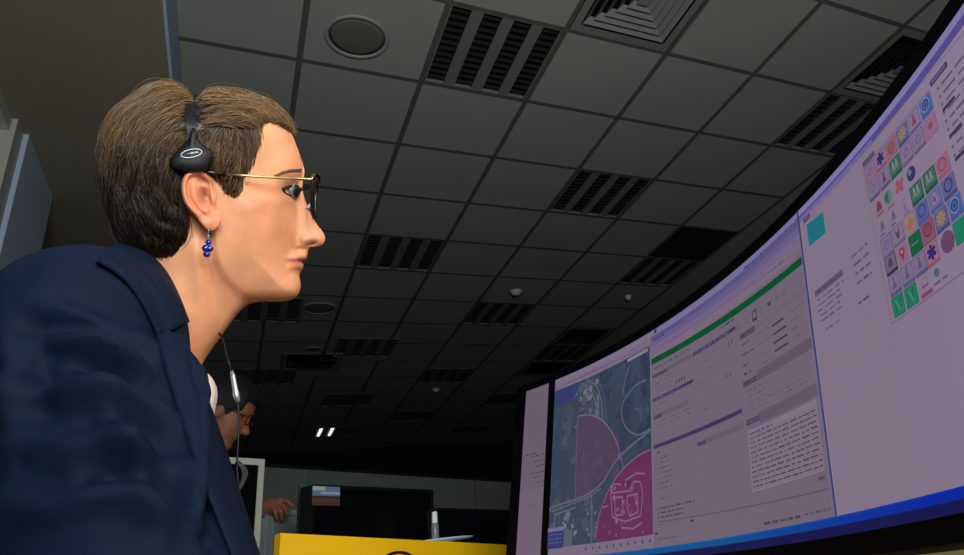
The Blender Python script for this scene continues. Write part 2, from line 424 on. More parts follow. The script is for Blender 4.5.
# black oval ring emblem on the face, top of the ring just under the board edge
ec = (yl * 0.42, hl_ + (hr_ - hl_) * 0.42 - 0.0245 - 0.030); vs = []
NR = 40
for k in range(NR):
    a = 2 * math.pi * k / NR
    for r in (1.0, 0.80):
        for yy in (-0.0008, -0.0001):
            vs.append(YF_((ec[0] + 0.050 * r * math.cos(a), yy, ec[1] + 0.030 * r * math.sin(a))))
fs = []
for k in range(NR):
    p, q = k * 4, ((k + 1) % NR) * 4
    fs += [(p, p + 2, q + 2, q), (p, q, q + 1, p + 1), (p + 2, p + 3, q + 3, q + 2)]
b.add(vs, fs, blk); e = b.build('emblem', root); e['label'] = 'black oval emblem'
ydd, ydn = dd, dn

# desk that carries the monitors behind the yellow panel
desk_m = mat('desk_dark', (60, 58, 55), rough=0.5)
root = tag(empty('desk', (0, 0, 0)), 'dark desk behind the yellow panel carrying the two far monitors', 'desk')
O = np.array([Yp[0], Yp[1], 0]); root.location = tuple(O)
DF = lambda q: ydd * q[0] - ydn * q[1] + np.array([0, 0, 1.0]) * q[2]
b = MB(); b.box((-0.12, -0.02, DZ - 0.03), (1.15, 0.80, DZ), desk_m, M=DF, bev=0.003); b.build('desk_top', root)
for lx in (-0.08, 1.05):
    for ly in (0.04, 0.70):
        b = MB(); b.box((lx, ly, 0.0), (lx + 0.05, ly + 0.05, DZ - 0.031), mat('desk_leg', (90, 92, 94), rough=0.4, metal=0.7), M=DF); b.build('leg', root)
def DP(P):  # world -> desk frame
    q = np.asarray(P) - O; return np.array([q @ ydd, -(q @ ydn), q[2]])
# the yellow board stands on the desk edge
blackp = mat('black_plastic', (18, 19, 21), rough=0.45, spec=0.4)
def monitor(name, label, A, Bp, zb, th, shell, face, bez=0.018, side_m=None, sticker=None):
    """A = top left, Bp = top right (world); stands on the desk"""
    root = tag(empty(name, (A[0], A[1], DZ)), label, 'monitor', 'monitors on the far desk')
    e = Bp - A; w = np.linalg.norm(e); e /= w; n = np.array([e[1], -e[0], 0]); n /= np.linalg.norm(n)
    X = lambda q: e * q[0] - n * q[1] + np.array([0, 0, 1.0]) * (q[2] + A[2] - DZ)
    h = A[2] - zb
    b = MB(); b.box((0, 0.0, -h), (w, th, 0), side_m or shell, M=X, bev=0.003); b.build('housing', root)
    b = MB(); b.box((0, -0.004, -bez), (w, 0.0, 0), shell, M=X); b.box((0, -0.004, -h), (w, 0.0, -h + bez * 1.2), shell, M=X)
    b.box((0, -0.004, -h + bez * 1.2), (bez, 0.0, -bez), shell, M=X); b.box((w - bez, -0.004, -h + bez * 1.2), (w, 0.0, -bez), shell, M=X); b.build('bezel', root)
    b = MB(); b.box((bez, -0.002, -h + bez * 1.2), (w - bez, -0.0005, -bez), face, M=X); b.build('screen', root)
    b = MB(); b.box((w / 2 - 0.03, th, -h * 0.75), (w / 2 + 0.03, th + 0.03, -(A[2] - DZ)), blackp, M=X)
    b.box((w / 2 - 0.1, th - 0.1, -(A[2] - DZ)), (w / 2 + 0.1, th + 0.12, -(A[2] - DZ) + 0.012), blackp, M=X); b.build('stand', root)
    return root, X, w, h
dark_face = mat('dark_screen', (9, 11, 15), rough=0.3, spec=0.4)
A = at(312, 484.5, 2.05); Bq = atz(432.5, 490, A[2])
mr, MX, mw, mh = monitor('monitor', 'black monitor with a small landscape picture at its corner, behind yellow panel', A, Bq, DZ + 0.1, 0.05, blackp, dark_face, bez=0.010)
# bluish slab edge left of it: the back of a second display, seen from its side
b = MB()
sticker = MB(); sky = mat('picture_sky', (120, 150, 195), rough=0.5); sky2 = mat('picture_cloud', (205, 208, 215), rough=0.5); soil = mat('picture_soil', (120, 75, 58), rough=0.5); soil2 = mat('picture_ridge', (70, 62, 66), rough=0.5)
wpx = mw / 120.0; wpz = 0.0029
def ST(x0, x1, z0, z1, m, k): sticker.box((x0, -0.0052 - k * 0.0003, z0), (x1, -0.0042, z1), m, M=MX)
sx0, sx1, sz1, sz0 = -0.3 * wpx, 23 * wpx, -0.005, -0.005 - 18.5 * wpz
hh = sz1 - sz0
ST(sx0, sx1, sz0, sz1, sky, 0)
ST(sx0, sx0 + (sx1 - sx0) * 0.45, sz1 - hh * 0.22, sz1, sky2, 1); ST(sx0 + (sx1 - sx0) * 0.3, sx1, sz1 - hh * 0.40, sz1 - hh * 0.30, sky2, 1)
ST(sx0, sx1, sz0, sz0 + hh * 0.42, soil, 1); ST(sx0, sx1, sz0 + hh * 0.38, sz0 + hh * 0.5, soil2, 2); ST(sx0 + 0.002, sx1 - 0.003, sz0 + hh * 0.1, sz0 + hh * 0.16, soil2, 2)
s_ = sticker.build('picture', mr); s_['label'] = 'small landscape picture with blue sky over brown ground'
slab = mat('slate_plastic', (70, 82, 92), rough=0.5)
A2 = at(300.5, 484, 2.16); B2 = atz(312.5, 484.6, A2[2])
e = B2 - A2; root = tag(empty('slate_board', (A2[0], A2[1], DZ)), 'upright narrow slate blue board left of the black monitor', 'board')
X2 = lambda q: ydd * q[0] - ydn * q[1] + np.array([0, 0, 1.0]) * q[2]
b = MB(); b.box((0, 0, 0.001), (0.05, 0.016, A2[2] - DZ), slab, M=X2, bev=0.002); b.build('board_body', root)
b = MB(); b.box((0.008, -0.003, 0.05), (0.042, 0.0, A2[2] - DZ - 0.03), mat('slate_front', (40, 48, 56), rough=0.4), M=X2); b.build('inset', root)
# white bezelled monitor, mostly behind the woman
whitep = mat('white_plastic', (205, 203, 190), rough=0.5)
A = at(205, 456, 1.72); Bq = atz(264, 459.5, A[2])
Zb = at(254, 549, 1.75)[2]
e = np.array([0.93, 0.37, 0]);
monitor('monitor', 'white bezelled monitor with a dark screen, half hidden by the navy jacket', A, Bq, Zb, 0.035, whitep, dark_face, bez=0.016)
# a black low monitor/box behind the white bottle
A = at(436, 508, 2.3); Bq = atz(545, 511, A[2])
monitor('monitor', 'plain black monitor between the white bottle and the large curved monitor', A, Bq, DZ + 0.08, 0.04, blackp, dark_face, bez=0.01)
# grey laptop lid under the hand
A = at(267, 509, 2.50); Bq = atz(300, 510, A[2]); e = Bq - A; w = np.linalg.norm(e); e /= w; n = np.array([e[1], -e[0], 0])
root = tag(empty('cabinet', (A[0], A[1], 0)), 'pale grey cabinet under the background person\'s hand', 'cabinet')
XL_ = lambda q: e * q[0] - n * q[1] + np.array([0, 0, 1.0]) * q[2]
w = 0.34
gp_ = mat('grey_card', (150, 155, 155), rough=0.7)
b = MB(); b.box((0, 0, 0.001), (w, 0.30, A[2] - 0.021), gp_, M=XL_, bev=0.003); b.build('cabinet_body', root)
b = MB(); b.box((-0.002, -0.002, A[2] - 0.02), (w + 0.002, 0.302, A[2]), mat('grey_card_lid', (158, 163, 163), rough=0.7), M=XL_, bev=0.002); b.build('cabinet_top', root)
b = MB(); b.box((0.02, -0.012, 0.06), (w - 0.02, 0.0, A[2] - 0.05), gp_, M=XL_, bev=0.002); dr = b.build('door', root); b = MB(); b.box((w - 0.06, -0.024, A[2] - 0.35), (w - 0.05, -0.012, A[2] - 0.2), whitep, M=XL_); b.build('handle', dr)
BOXTOP = (A, e, n, w)
# white bottle on a tray on a pedestal (top edge of a white paper holder shows above the yellow board)
Pb = at(443, 540, 1.82); tz = Pb[2]
root = tag(empty('paper_tray', (Pb[0], Pb[1], DZ)), 'flat white round-cornered tray just above the yellow panel, under the white bottle', 'tray')
b = MB(); b.lathe([(0.03, 0.0), (0.03, 0.004), (0.012, 0.012), (0.012, tz - DZ - 0.02), (0.03, tz - DZ - 0.012)], (0, 0, 0.0), whitep, n=20); b.build('foot', root)
b = MB(); b.lathe([(0.02, -0.007), (0.072, -0.004), (0.080, 0.0), (0.079, 0.002), (0.06, 0.0005), (0.01, 0.0)], (0, 0, tz - DZ), mat('tray_white', (215, 222, 230), rough=0.4), n=36, sx=1.0, sy=0.55); b.build('tray_plate', root)
root = tag(empty('bottle', (Pb[0], Pb[1], tz + 0.0008)), 'slim grey bottle with a white cap standing on the white tray', 'bottle')
P1 = at(434.5, 512, 1.82); hb = P1[2] - tz
off = (P1 - Pb) * np.array([1, 1, 0]); root.location = tuple(np.array([Pb[0], Pb[1], tz + 0.001]) + off)
b = MB(); b.lathe([(0.0085, 0), (0.0095, 0.003), (0.0095, hb * 0.5), (0.0075, hb * 0.58)], (0, 0, 0), mat('bottle_grey', (120, 126, 132), rough=0.3), n=20); b.build('bottle_body', root)
b = MB(); b.lathe([(0.0072, hb * 0.56), (0.0075, hb * 0.6), (0.007, hb * 0.97), (0.005, hb)], (0, 0, 0), mat('cap_white', (228, 230, 232), rough=0.4), n=20); b.build('cap', root)
# ================================================================== the big curved monitor
def rotv(w):
    w = np.array(w); th = np.linalg.norm(w); k = w / th; K = np.array([[0, -k[2], k[1]], [k[2], 0, -k[0]], [-k[1], k[0], 0]])
    return np.eye(3) + math.sin(th) * K + (1 - math.cos(th)) * K @ K
MR = RA.T @ rotv((2.2749, -0.3469, -1.5086)); RAD = 1.8085; MT0 = -0.1669
MP0 = CAM + RA.T @ (np.array([(700 - CX) / FPX, (420 - CY) / FPX, 1]) * 0.9432)
mon_origin = MP0 + MR @ np.array([0, MT0 - 0.02, 0])
mon = tag(empty('curved_monitor', tuple(mon_origin), MR.tolist()), 'huge curved ultrawide monitor filling the right side, showing map, form and icon windows', 'monitor')
def MPt(s, t, o=0.0):
    th = s / RAD; return np.array([(RAD - o) * math.sin(th), t + 0.02, RAD - (RAD - o) * math.cos(th)])
def sdiv(a, b, d=0.03):
    n = max(1, int(math.ceil(abs(b - a) / d))); return [a + (b - a) * k / n for k in range(n + 1)]
def slabst(mb, s0, s1, t0, t1, o0, o1, mt):
    """a curved slab between offsets o0 (back) and o1 (front, toward the viewer)"""
    ss = sdiv(s0, s1); vs = []
    for s in ss: vs += [MPt(s, t0, o0), MPt(s, t1, o0), MPt(s, t1, o1), MPt(s, t0, o1)]
    fs = []
    for k in range(len(ss) - 1):
        a, b = 4 * k, 4 * k + 4
        fs += [(a + 3, b + 3, b + 2, a + 2), (a, a + 1, b + 1, b), (a + 1, a + 2, b + 2, b + 1), (a, b, b + 3, a + 3)]
    fs += [(0, 3, 2, 1), tuple(4 * (len(ss) - 1) + q for q in range(4))]
    mb.add(vs, fs, mt)
SL, SR, TT, TB = -0.590, 0.609, 0.352, -0.019
shell_m = mat('monitor_shell', (10, 10, 12), rough=0.6, spec=0.1); bez_m = mat('monitor_bezel', (3, 3, 7), rough=0.6, spec=0.08)
b = MB(); slabst(b, SL, SR, TB, TT, -0.034, -0.002, shell_m); slabst(b, -0.25, 0.25, 0.05, 0.29, -0.062, -0.034, shell_m); b.build('housing', mon)
b = MB()
slabst(b, SL, SR, 0.3375, TT, -0.002, 0.0025, bez_m); slabst(b, SL, SR, TB, -0.0005, -0.002, 0.0025, bez_m)
slabst(b, SL, -0.560, -0.0005, 0.3375, -0.002, 0.0025, bez_m); slabst(b, 0.596, SR, -0.0005, 0.3375, -0.002, 0.0025, bez_m); slabst(b, -0.4775, -0.4555, -0.0005, 0.3375, -0.002, 0.0015, bez_m)
b.build('bezel', mon)
LAY = 0.00022; MIX = 0.0
def blend(c): return tuple(x * (1 - MIX) + y * MIX for x, y in zip(c, (118, 100, 128)))
def R(mb, s0, s1, t0, t1, rgb, l=1):
    ss = sdiv(s0, s1, 0.02); vs = []
    for s in ss: vs += [MPt(s, t0, l * LAY), MPt(s, t1, l * LAY)]
    mb.add(vs, [(2 * k, 2 * k + 2, 2 * k + 3, 2 * k + 1) for k in range(len(ss) - 1)], glow(blend(rgb)))
def P(mb, pts, rgb, l=1): mb.add([MPt(s, t, l * LAY) for s, t in pts], [tuple(range(len(pts)))], glow(blend(rgb)))
def RR(mb, s0, s1, t0, t1, rgb, l=1, w=0.0009):
    R(mb, s0, s1, t1 - w, t1, rgb, l); R(mb, s0, s1, t0, t0 + w, rgb, l); R(mb, s0, s0 + w, t0, t1, rgb, l); R(mb, s1 - w, s1, t0, t1, rgb, l)
def LN(mb, pts, w, rgb, l=1):
    pts = [np.array(p) for p in pts]
    for a, c in zip(pts, pts[1:]):
        d = c - a; n = np.array([-d[1], d[0]]) / (np.linalg.norm(d) + 1e-9) * w / 2
        P(mb, [a - n, c - n, c + n, a + n], rgb, l)
def disc(mb, s, t, r, rgb, l=1, n=14): P(mb, [(s + r * math.cos(2 * math.pi * k / n), t + r * math.sin(2 * math.pi * k / n)) for k in range(n)], rgb, l)
def ringst(mb, s, t, r, w, rgb, l=1, n=16):
    for k in range(n):
        a, c = 2 * math.pi * k / n, 2 * math.pi * (k + 1) / n
        P(mb, [(s + (r - w) * math.cos(a), t + (r - w) * math.sin(a)), (s + r * math.cos(a), t + r * math.sin(a)), (s + r * math.cos(c), t + r * math.sin(c)), (s + (r - w) * math.cos(c), t + (r - w) * math.sin(c))], rgb, l)
def TX(mb, s0, s1, t, h, rgb, l=2, fill=0.8):
    """a line of small unreadable text: word-length strokes"""
    s = s0
    while s < s1 - 0.002:
        w = random.uniform(0.005, 0.017)
        R(mb, s, min(s + w, s1), t + h * 0.12, t + h * random.uniform(0.75, 0.95), tuple(np.clip(np.array(rgb) * 0.9 + np.array((122, 106, 128)) * 0.10 + random.randint(-8, 8), 0, 255)), l); s += w + random.uniform(0.0015, 0.004) / fill
SCR = (118, 102, 124)
b = MB(); R(b, -0.4555, 0.596, -0.0005, 0.3375, SCR, 0); scr = b.build('screen', mon); scr['label'] = 'bright curved screen'
# narrow side screen beyond the black divider
b = MB(); R(b, -0.560, -0.4775, -0.0005, 0.3375, (112, 96, 116), 0)
b2 = MB()
R(b2, -0.560, -0.4775, 0.0, 0.14, (118, 100, 120), 1)
for k, t in enumerate((0.2, 0.189, 0.18, 0.168, 0.16, 0.15)): TX(b2, -0.525 + 0.008 * (k % 3), -0.482, t, 0.0028, (78, 66, 86))
TX(b2, -0.545, -0.51, 0.205, 0.003, (70, 60, 80)); TX(b2, -0.545, -0.50, 0.11, 0.002, (90, 78, 98), 2)
ss_ = b.build('side_screen', mon); b2.build('side_window', ss_)
# --- map window
b = MB()
R(b, -0.4555, -0.135, 0.016, 0.3375, (128, 110, 134), 1)
R(b, -0.4555, -0.135, 0.330, 0.3375, (128, 116, 148), 2)
LN(b, [(-0.4555, 0.3185), (-0.135, 0.3165)], 0.001, (90, 80, 120), 2)
TX(b, -0.43, -0.28, 0.3215, 0.0025, (104, 90, 114), 3, 0.6); TX(b, -0.20, -0.15, 0.3235, 0.0025, (104, 90, 114), 3, 0.6)
MAPC = (56, 70, 90)
R(b, -0.4555, -0.137, 0.034, 0.3145, MAPC, 3)
def mottled(mb, n, s0, s1, t0, t1, cols, r0, r1, l):
    for k in range(n):
        s, t = random.uniform(s0, s1), random.uniform(t0, t1); r = random.uniform(r0, r1); m = random.randint(5, 8); a0 = random.random() * 6
        pts = [(min(max(s + r * random.uniform(.5, 1.3) * math.cos(a0 + 2 * math.pi * q / m), s0), s1), min(max(t + r * random.uniform(.5, 1.3) * math.sin(a0 + 2 * math.pi * q / m), t0), t1)) for q in range(m)]
        P(mb, pts, cols[k % len(cols)], l)
mottled(b, 60, -0.4555, -0.29, 0.034, 0.3145, [(66, 76, 98), (74, 80, 98), (60, 74, 92), (80, 84, 100)], 0.008, 0.02, 4)
mottled(b, 40, -0.30, -0.137, 0.16, 0.3145, [(50, 64, 90), (56, 72, 98), (46, 60, 84)], 0.008, 0.024, 4)
mottled(b, 150, -0.4555, -0.14, 0.036, 0.312, [(62, 78, 98), (52, 66, 88), (70, 80, 98), (58, 76, 94), (66, 72, 96)], 0.0025, 0.007, 4.5)
# river bars and tracks
for k in range(5):
    o = 0.012 * k; LN(b, spline([(-0.375 + o, 0.31), (-0.345 + o, 0.29), (-0.325 + o * 0.8, 0.268), (-0.318 + o * .8, 0.245), (-0.325 + o, 0.226)], 5), 0.0038 if k % 2 else 0.0022, (92, 98, 114) if k % 2 else (78, 88, 108), 5)
mottled(b, 26, -0.385, -0.30, 0.23, 0.312, [(116, 112, 130), (98, 102, 122), (84, 90, 112)], 0.003, 0.008, 5)
LN(b, spline([(-0.150, 0.262), (-0.175, 0.262), (-0.1956, 0.2574), (-0.222, 0.2432), (-0.2275, 0.2233), (-0.2118, 0.1991), (-0.178, 0.1816), (-0.139, 0.1835)], 6), 0.0024, (94, 104, 122), 5)
LN(b, spline([(-0.200, 0.30), (-0.215, 0.28), (-0.223, 0.255)], 6), 0.002, (96, 106, 128), 5)
LN(b, spline([(-0.185, 0.225), (-0.165, 0.215), (-0.17, 0.20)], 5), 0.0016, (84, 96, 120), 5)
LN(b, spline([(-0.455, 0.098), (-0.4359, 0.1027), (-0.3744, 0.1065), (-0.3266, 0.112), (-0.285, 0.125), (-0.245, 0.152), (-0.205, 0.166), (-0.137, 0.182)], 6), 0.0038, (96, 98, 116), 7)
LN(b, spline([(-0.452, 0.094), (-0.38, 0.101), (-0.325, 0.107), (-0.29, 0.116)], 6), 0.0014, (110, 108, 124), 7)
LN(b, [(-0.44, 0.037), (-0.436, 0.088), (-0.37, 0.094)], 0.0016, (116, 118, 136), 5); LN(b, [(-0.318, 0.035), (-0.32, 0.11)], 0.005, (84, 94, 116), 5)
mottled(b, 22, -0.415, -0.36, 0.045, 0.09, [(120, 118, 134), (104, 108, 128), (70, 80, 102)], 0.003, 0.008, 6)
mottled(b, 18, -0.34, -0.302, 0.036, 0.10, [(112, 112, 130), (74, 86, 108)], 0.002, 0.006, 6)
def colfill(mb, s0, s1, lo, hi, rgb, l, n=22):
    ss = [s0 + (s1 - s0) * k / n for k in range(n + 1)]; vs = []
    for s in ss: vs += [MPt(s, lo(s), l * LAY), MPt(s, hi(s), l * LAY)]
    mb.add(vs, [(2 * k, 2 * k + 2, 2 * k + 3, 2 * k + 1) for k in range(n)], glow(rgb))
# pink sector: straight left edge at s=-.372, arc falling to the right
pie = lambda s: 0.092 + 0.158 * math.sqrt(max(0, 1 - ((s + 0.372) / 0.158) ** 2))
plo = lambda s: 0.108 + max(0.0, (s + 0.335)) * 0.52
colfill(b, -0.372, -0.221, lambda s: min(plo(s), pie(s)), pie, (84, 66, 94), 6)
mottled(b, 40, -0.365, -0.235, 0.12, 0.20, [(88, 70, 98), (80, 63, 90), (86, 66, 96)], 0.005, 0.014, 6.5)
LN(b, [(s, pie(s)) for s in np.linspace(-0.372, -0.216, 24)], 0.0016, (140, 112, 132), 7); LN(b, [(-0.372, 0.108), (-0.372, 0.25)], 0.0016, (116, 92, 116), 7)
disc(b, -0.232, 0.158, 0.0055, (104, 84, 150), 8)
# magenta sector at the lower right
mhi = lambda s: 0.152 - 0.118 * (1 - math.sqrt(max(0, 1 - ((-0.137 - s) / 0.166) ** 2)))
colfill(b, -0.301, -0.137, lambda s: 0.034, mhi, (104, 44, 90), 8)
colfill(b, -0.235, -0.137, lambda s: 0.034, lambda s: min(mhi(s), 0.135), (110, 47, 94), 9)
LN(b, [(s, mhi(s)) for s in np.linspace(-0.302, -0.137, 24)], 0.0014, (150, 110, 140), 9)
PK = (140, 94, 126)
for pts in ([(-0.258, 0.104), (-0.200, 0.101), (-0.188, 0.113), (-0.168, 0.110), (-0.162, 0.092), (-0.168, 0.062), (-0.215, 0.058), (-0.252, 0.068), (-0.258, 0.104)],
            [(-0.245, 0.096), (-0.222, 0.095), (-0.221, 0.068), (-0.244, 0.070), (-0.245, 0.096)], [(-0.208, 0.094), (-0.178, 0.094), (-0.176, 0.068), (-0.200, 0.064), (-0.208, 0.078), (-0.208, 0.094)],
            [(-0.215, 0.118), (-0.180, 0.124), (-0.155, 0.12)], [(-0.262, 0.112), (-0.245, 0.117), (-0.225, 0.113)], [(-0.225, 0.05), (-0.19, 0.046), (-0.165, 0.052)], [(-0.283, 0.085), (-0.265, 0.086)]):
    LN(b, pts, 0.0026, PK, 11)
mottled(b, 26, -0.262, -0.155, 0.055, 0.122, [(146, 92, 130), (132, 66, 114), (96, 40, 90)], 0.002, 0.006, 10)
mottled(b, 10, -0.285, -0.15, 0.038, 0.056, [(132, 78, 118), (96, 38, 88)], 0.0015, 0.004, 10)
P(b, [(-0.452, 0.3145), (-0.372, 0.3145), (-0.372, 0.297), (-0.395, 0.286), (-0.452, 0.284)], (50, 60, 118), 6)
TX(b, -0.445, -0.385, 0.303, 0.003, (88, 92, 142), 7)
R(b, -0.208, -0.142, 0.3075, 0.3125, (146, 128, 152), 6)
R(b, -0.4545, -0.404, 0.032, 0.066, (54, 58, 120), 12); R(b, -0.4545, -0.404, 0.060, 0.066, (120, 110, 150), 13)
for t in (0.054, 0.047, 0.040): TX(b, -0.449, -0.41, t, 0.0022, (92, 92, 146), 13)
R(b, -0.402, -0.376, 0.033, 0.060, (88, 96, 116), 12)
for k in range(10): disc(b, -0.335 + 0.021 * k, 0.0265, 0.0028, (86, 74, 100), 3, 8)
for k in range(4): disc(b, -0.36 + 0.06 * k, 0.0205, 0.0018, (96, 84, 108), 3, 6)
b.build('map_window', scr)
# --- form window
b = MB(); F0, F1 = -0.133, 0.2765
FORM = (117, 103, 122); DK = (66, 55, 84); TXT = (82, 70, 94); BAR = (66, 52, 100)
R(b, F0, F1, 0.016, 0.3375, FORM, 1)
R(b, F0, F1, 0.3275, 0.3375, (122, 114, 160), 2); R(b, F0, F1, 0.3205, 0.3275, (94, 84, 136), 2); R(b, F0, F1, 0.312, 0.3205, (106, 94, 146), 2); R(b, F0, F1, 0.302, 0.312, (122, 102, 142), 2); R(b, F0, F1, 0.290, 0.302, (130, 108, 134), 2)
R(b, 0.14, 0.283, 0.3275, 0.3305, (74, 64, 130), 3); TX(b, 0.15, 0.27, 0.3285, 0.0018, (112, 104, 160), 4)
LN(b, [(F0, 0.2965), (F1, 0.291)], 0.001, (104, 88, 110), 3); TX(b, 0.20, 0.255, 0.2965, 0.0022, (100, 84, 108), 3, 0.5); TX(b, -0.125, -0.09, 0.318, 0.004, (70, 58, 120), 3)
disc(b, -0.118, 0.333, 0.004, (74, 34, 90), 4); TX(b, -0.10, -0.03, 0.303, 0.002, (104, 88, 120), 3, .5)
colfill(b, F0, 0.2725, lambda s: 0.2815 - 0.007 * (s + 0.13) / 0.4, lambda s: 0.2915 - 0.0080 * (s + 0.13) / 0.4, (4, 84, 44), 3)
for k in range(14): R(b, 0.02 + 0.005 * k, 0.02 + 0.005 * k + 0.003, 0.281, 0.2815, (8, 78, 40), 4)
TX(b, -0.125, -0.02, 0.2715, 0.0026, TXT, 3, .6); TX(b, 0.07, 0.11, 0.272, 0.003, DK, 3)
def head(s0, s1, t, h=0.0052, band=None):
    RR(b, s0, s1, t - h / 2, t + h / 2, DK, 3, 0.0013); R(b, s0, s1, t - h / 2, t + h / 2, (98, 84, 112), 2); TX(b, s0 + 0.003, s1 - 0.003, t - 0.0012, 0.0024, DK, 4)
    if band: R(b, s1, band, t - h / 2, t + h / 2 + 0.0015, (106, 93, 114), 2)
head(-0.130, -0.086, 0.2612, 0.005, -0.012); R(b, -0.010, 0.107, 0.2586, 0.2638, BAR, 3); TX(b, -0.005, 0.09, 0.2602, 0.002, (110, 96, 136), 4)
for k, s in enumerate((0.1153, 0.1358, 0.1559, 0.1721, 0.1923, 0.2114, 0.2261)):
    c = (74, 62, 100) if k in (2, 4) else (96, 84, 118); r = 0.0055 if k == 2 else 0.0036
    if k == 2: RR(b, s - r, s + r, 0.2525, 0.266, (52, 42, 76), 3, 0.0016); R(b, s - r, s + r, 0.2525, 0.2560, (60, 50, 90), 3)
    elif k == 4: R(b, s - 0.004, s + 0.004, 0.2575, 0.2625, c, 3)
    else: ringst(b, s, 0.2595, r, 0.0014, c, 3, 10)
head(0.117, 0.153, 0.244, 0.0065); R(b, 0.153, 0.272, 0.2415, 0.2485, (113, 99, 120), 2)
for t in (0.2335, 0.2230, 0.2128, 0.2030): R(b, 0.194, 0.2245 if t < .23 else .220, t - 0.0032, t - 0.0008, DK, 3); TX(b, 0.235, 0.262, t - 0.002, 0.002, (98, 86, 108), 3, .5)
for t in (0.2338, 0.2206, 0.2067, 0.1962): TX(b, 0.119, 0.119 + random.uniform(.015, .035), t - 0.002, 0.0026, DK if t < .23 else TXT, 3); TX(b, 0.16, 0.185, t - 0.001, 0.002, (98, 86, 108), 3, .5)
head(0.1157, 0.147, 0.1835, 0.0062); R(b, 0.147, 0.2715, 0.1795, 0.192, (100, 87, 108), 2); TX(b, 0.152, 0.20, 0.1835, 0.003, (84, 72, 96), 3)
for t in (0.172, 0.165, 0.158): TX(b, 0.125, 0.16 + random.random() * .03, t, 0.002, (98, 86, 108), 3, .6)
for t in (0.154, 0.149): TX(b, 0.13, 0.255, t, 0.0018, (100, 88, 110), 3, .6)
R(b, -0.1305, -0.0125, 0.2222, 0.2270, BAR, 3); TX(b, -0.125, -0.05, 0.2238, 0.0018, (106, 92, 130), 4)
for t in (0.252, 0.2465, 0.2405, 0.233): TX(b, -0.125, -0.07, t, 0.002, (100, 86, 110), 3, .5); TX(b, 0.0, 0.05, t - .004, 0.002, (104, 90, 112), 3, .4)
for k in range(4): R(b, -0.062 + 0.008 * k, -0.058 + 0.008 * k, 0.233, 0.238, TXT, 3)
for s in (0.085, 0.094): R(b, s, s + 0.004, 0.243, 0.249, (98, 80, 112), 3); R(b, s - .01, s - .006, 0.203, 0.209, (98, 84, 112), 3)
TX(b, -0.128, -0.09, 0.213, 0.0024, (100, 86, 110), 3)
head(-0.1295, -0.105, 0.1975, 0.0056, -0.03)
for t in (0.188, 0.181): TX(b, -0.12, -0.02, t, 0.0022, (100, 88, 112), 3, .4)
for t in (0.215, 0.206, 0.197, 0.187, 0.176): TX(b, 0.0, 0.025 + random.random() * .02, t, 0.0022, (102, 90, 112), 3, .6)
R(b, -0.131, 0.108, 0.1515, 0.1570, BAR, 3); head(-0.131, -0.118, 0.1543, 0.0056)
head(-0.0085, 0.013, 0.1358, 0.0056, 0.1085); LN(b, [(-0.009, 0.131), (-0.009, 0.062)], 0.0008, (104, 90, 112), 3); LN(b, [(0.1095, 0.255), (0.1095, 0.055)], 0.001, (114, 100, 120), 3)
R(b, -0.120, -0.114, 0.143, 0.146, TXT, 3)
for t in (0.1345, 0.1275, 0.1205, 0.1135, 0.1065, 0.0995, 0.0925): TX(b, -0.114, -0.114 + random.uniform(.02, .05), t, 0.0024, (88, 76, 98), 3); disc(b, -0.122, t + .001, 0.0012, TXT, 3, 6)
for t in (0.084, 0.0785): TX(b, -0.115, -0.095, t, 0.002, (98, 86, 108), 3)
for t, e in ((0.0655, -0.018), (0.0595, -0.05), (0.0535, -0.055)): TX(b, -0.114, e, t, 0.0024, DK, 3); disc(b, -0.121, t + .001, 0.0016, DK, 3, 6)
head(0.1163, 0.1465, 0.137, 0.0062); R(b, 0.1465, 0.2712, 0.1305, 0.1435, (102, 89, 110), 2); TX(b, 0.152, 0.20, 0.136, 0.0024, (84, 72, 96), 3)
R(b, 0.1165, 0.2665, 0.0585, 0.1285, (134, 119, 140), 2)
for k in range(12): TX(b, 0.120, 0.264 - (0.09 if k == 0 else 0) * 1, 0.122 - 0.0054 * k, 0.0024, (84, 70, 92), 3, 1.0)
for k in range(12): R(b, 0.118, 0.2655, 0.1205 - 0.0054 * k, 0.1209 - 0.0054 * k, (100, 86, 106), 3)
RR(b, 0.1155, 0.2675, 0.0575, 0.129, (108, 95, 114), 3)
R(b, 0.252, 0.2645, 0.051, 0.0545, (92, 78, 100), 3)
LN(b, [(s, 0.0492 - 0.0078 * (s + 0.121) / 0.389) for s in np.linspace(-0.121, 0.2705, 14)], 0.0012, (92, 78, 98), 3)
TX(b, -0.12, -0.06, 0.0445, 0.002, (104, 90, 112), 3); R(b, -0.035, -0.027, 0.041, 0.044, DK, 3)
TX(b, 0.137, 0.2115, 0.0215, 0.0034, (78, 66, 88), 3); TX(b, 0.2206, 0.2674, 0.0225, 0.003, (90, 76, 100), 3); TX(b, -0.122, -0.0705, 0.0255, 0.0028, (92, 78, 100), 3); R(b, -0.131, -0.124, 0.033, 0.036, DK, 3)
R(b, 0.2685, 0.2745, 0.02, 0.29, (114, 106, 136), 2)
b.build('form_window', scr)
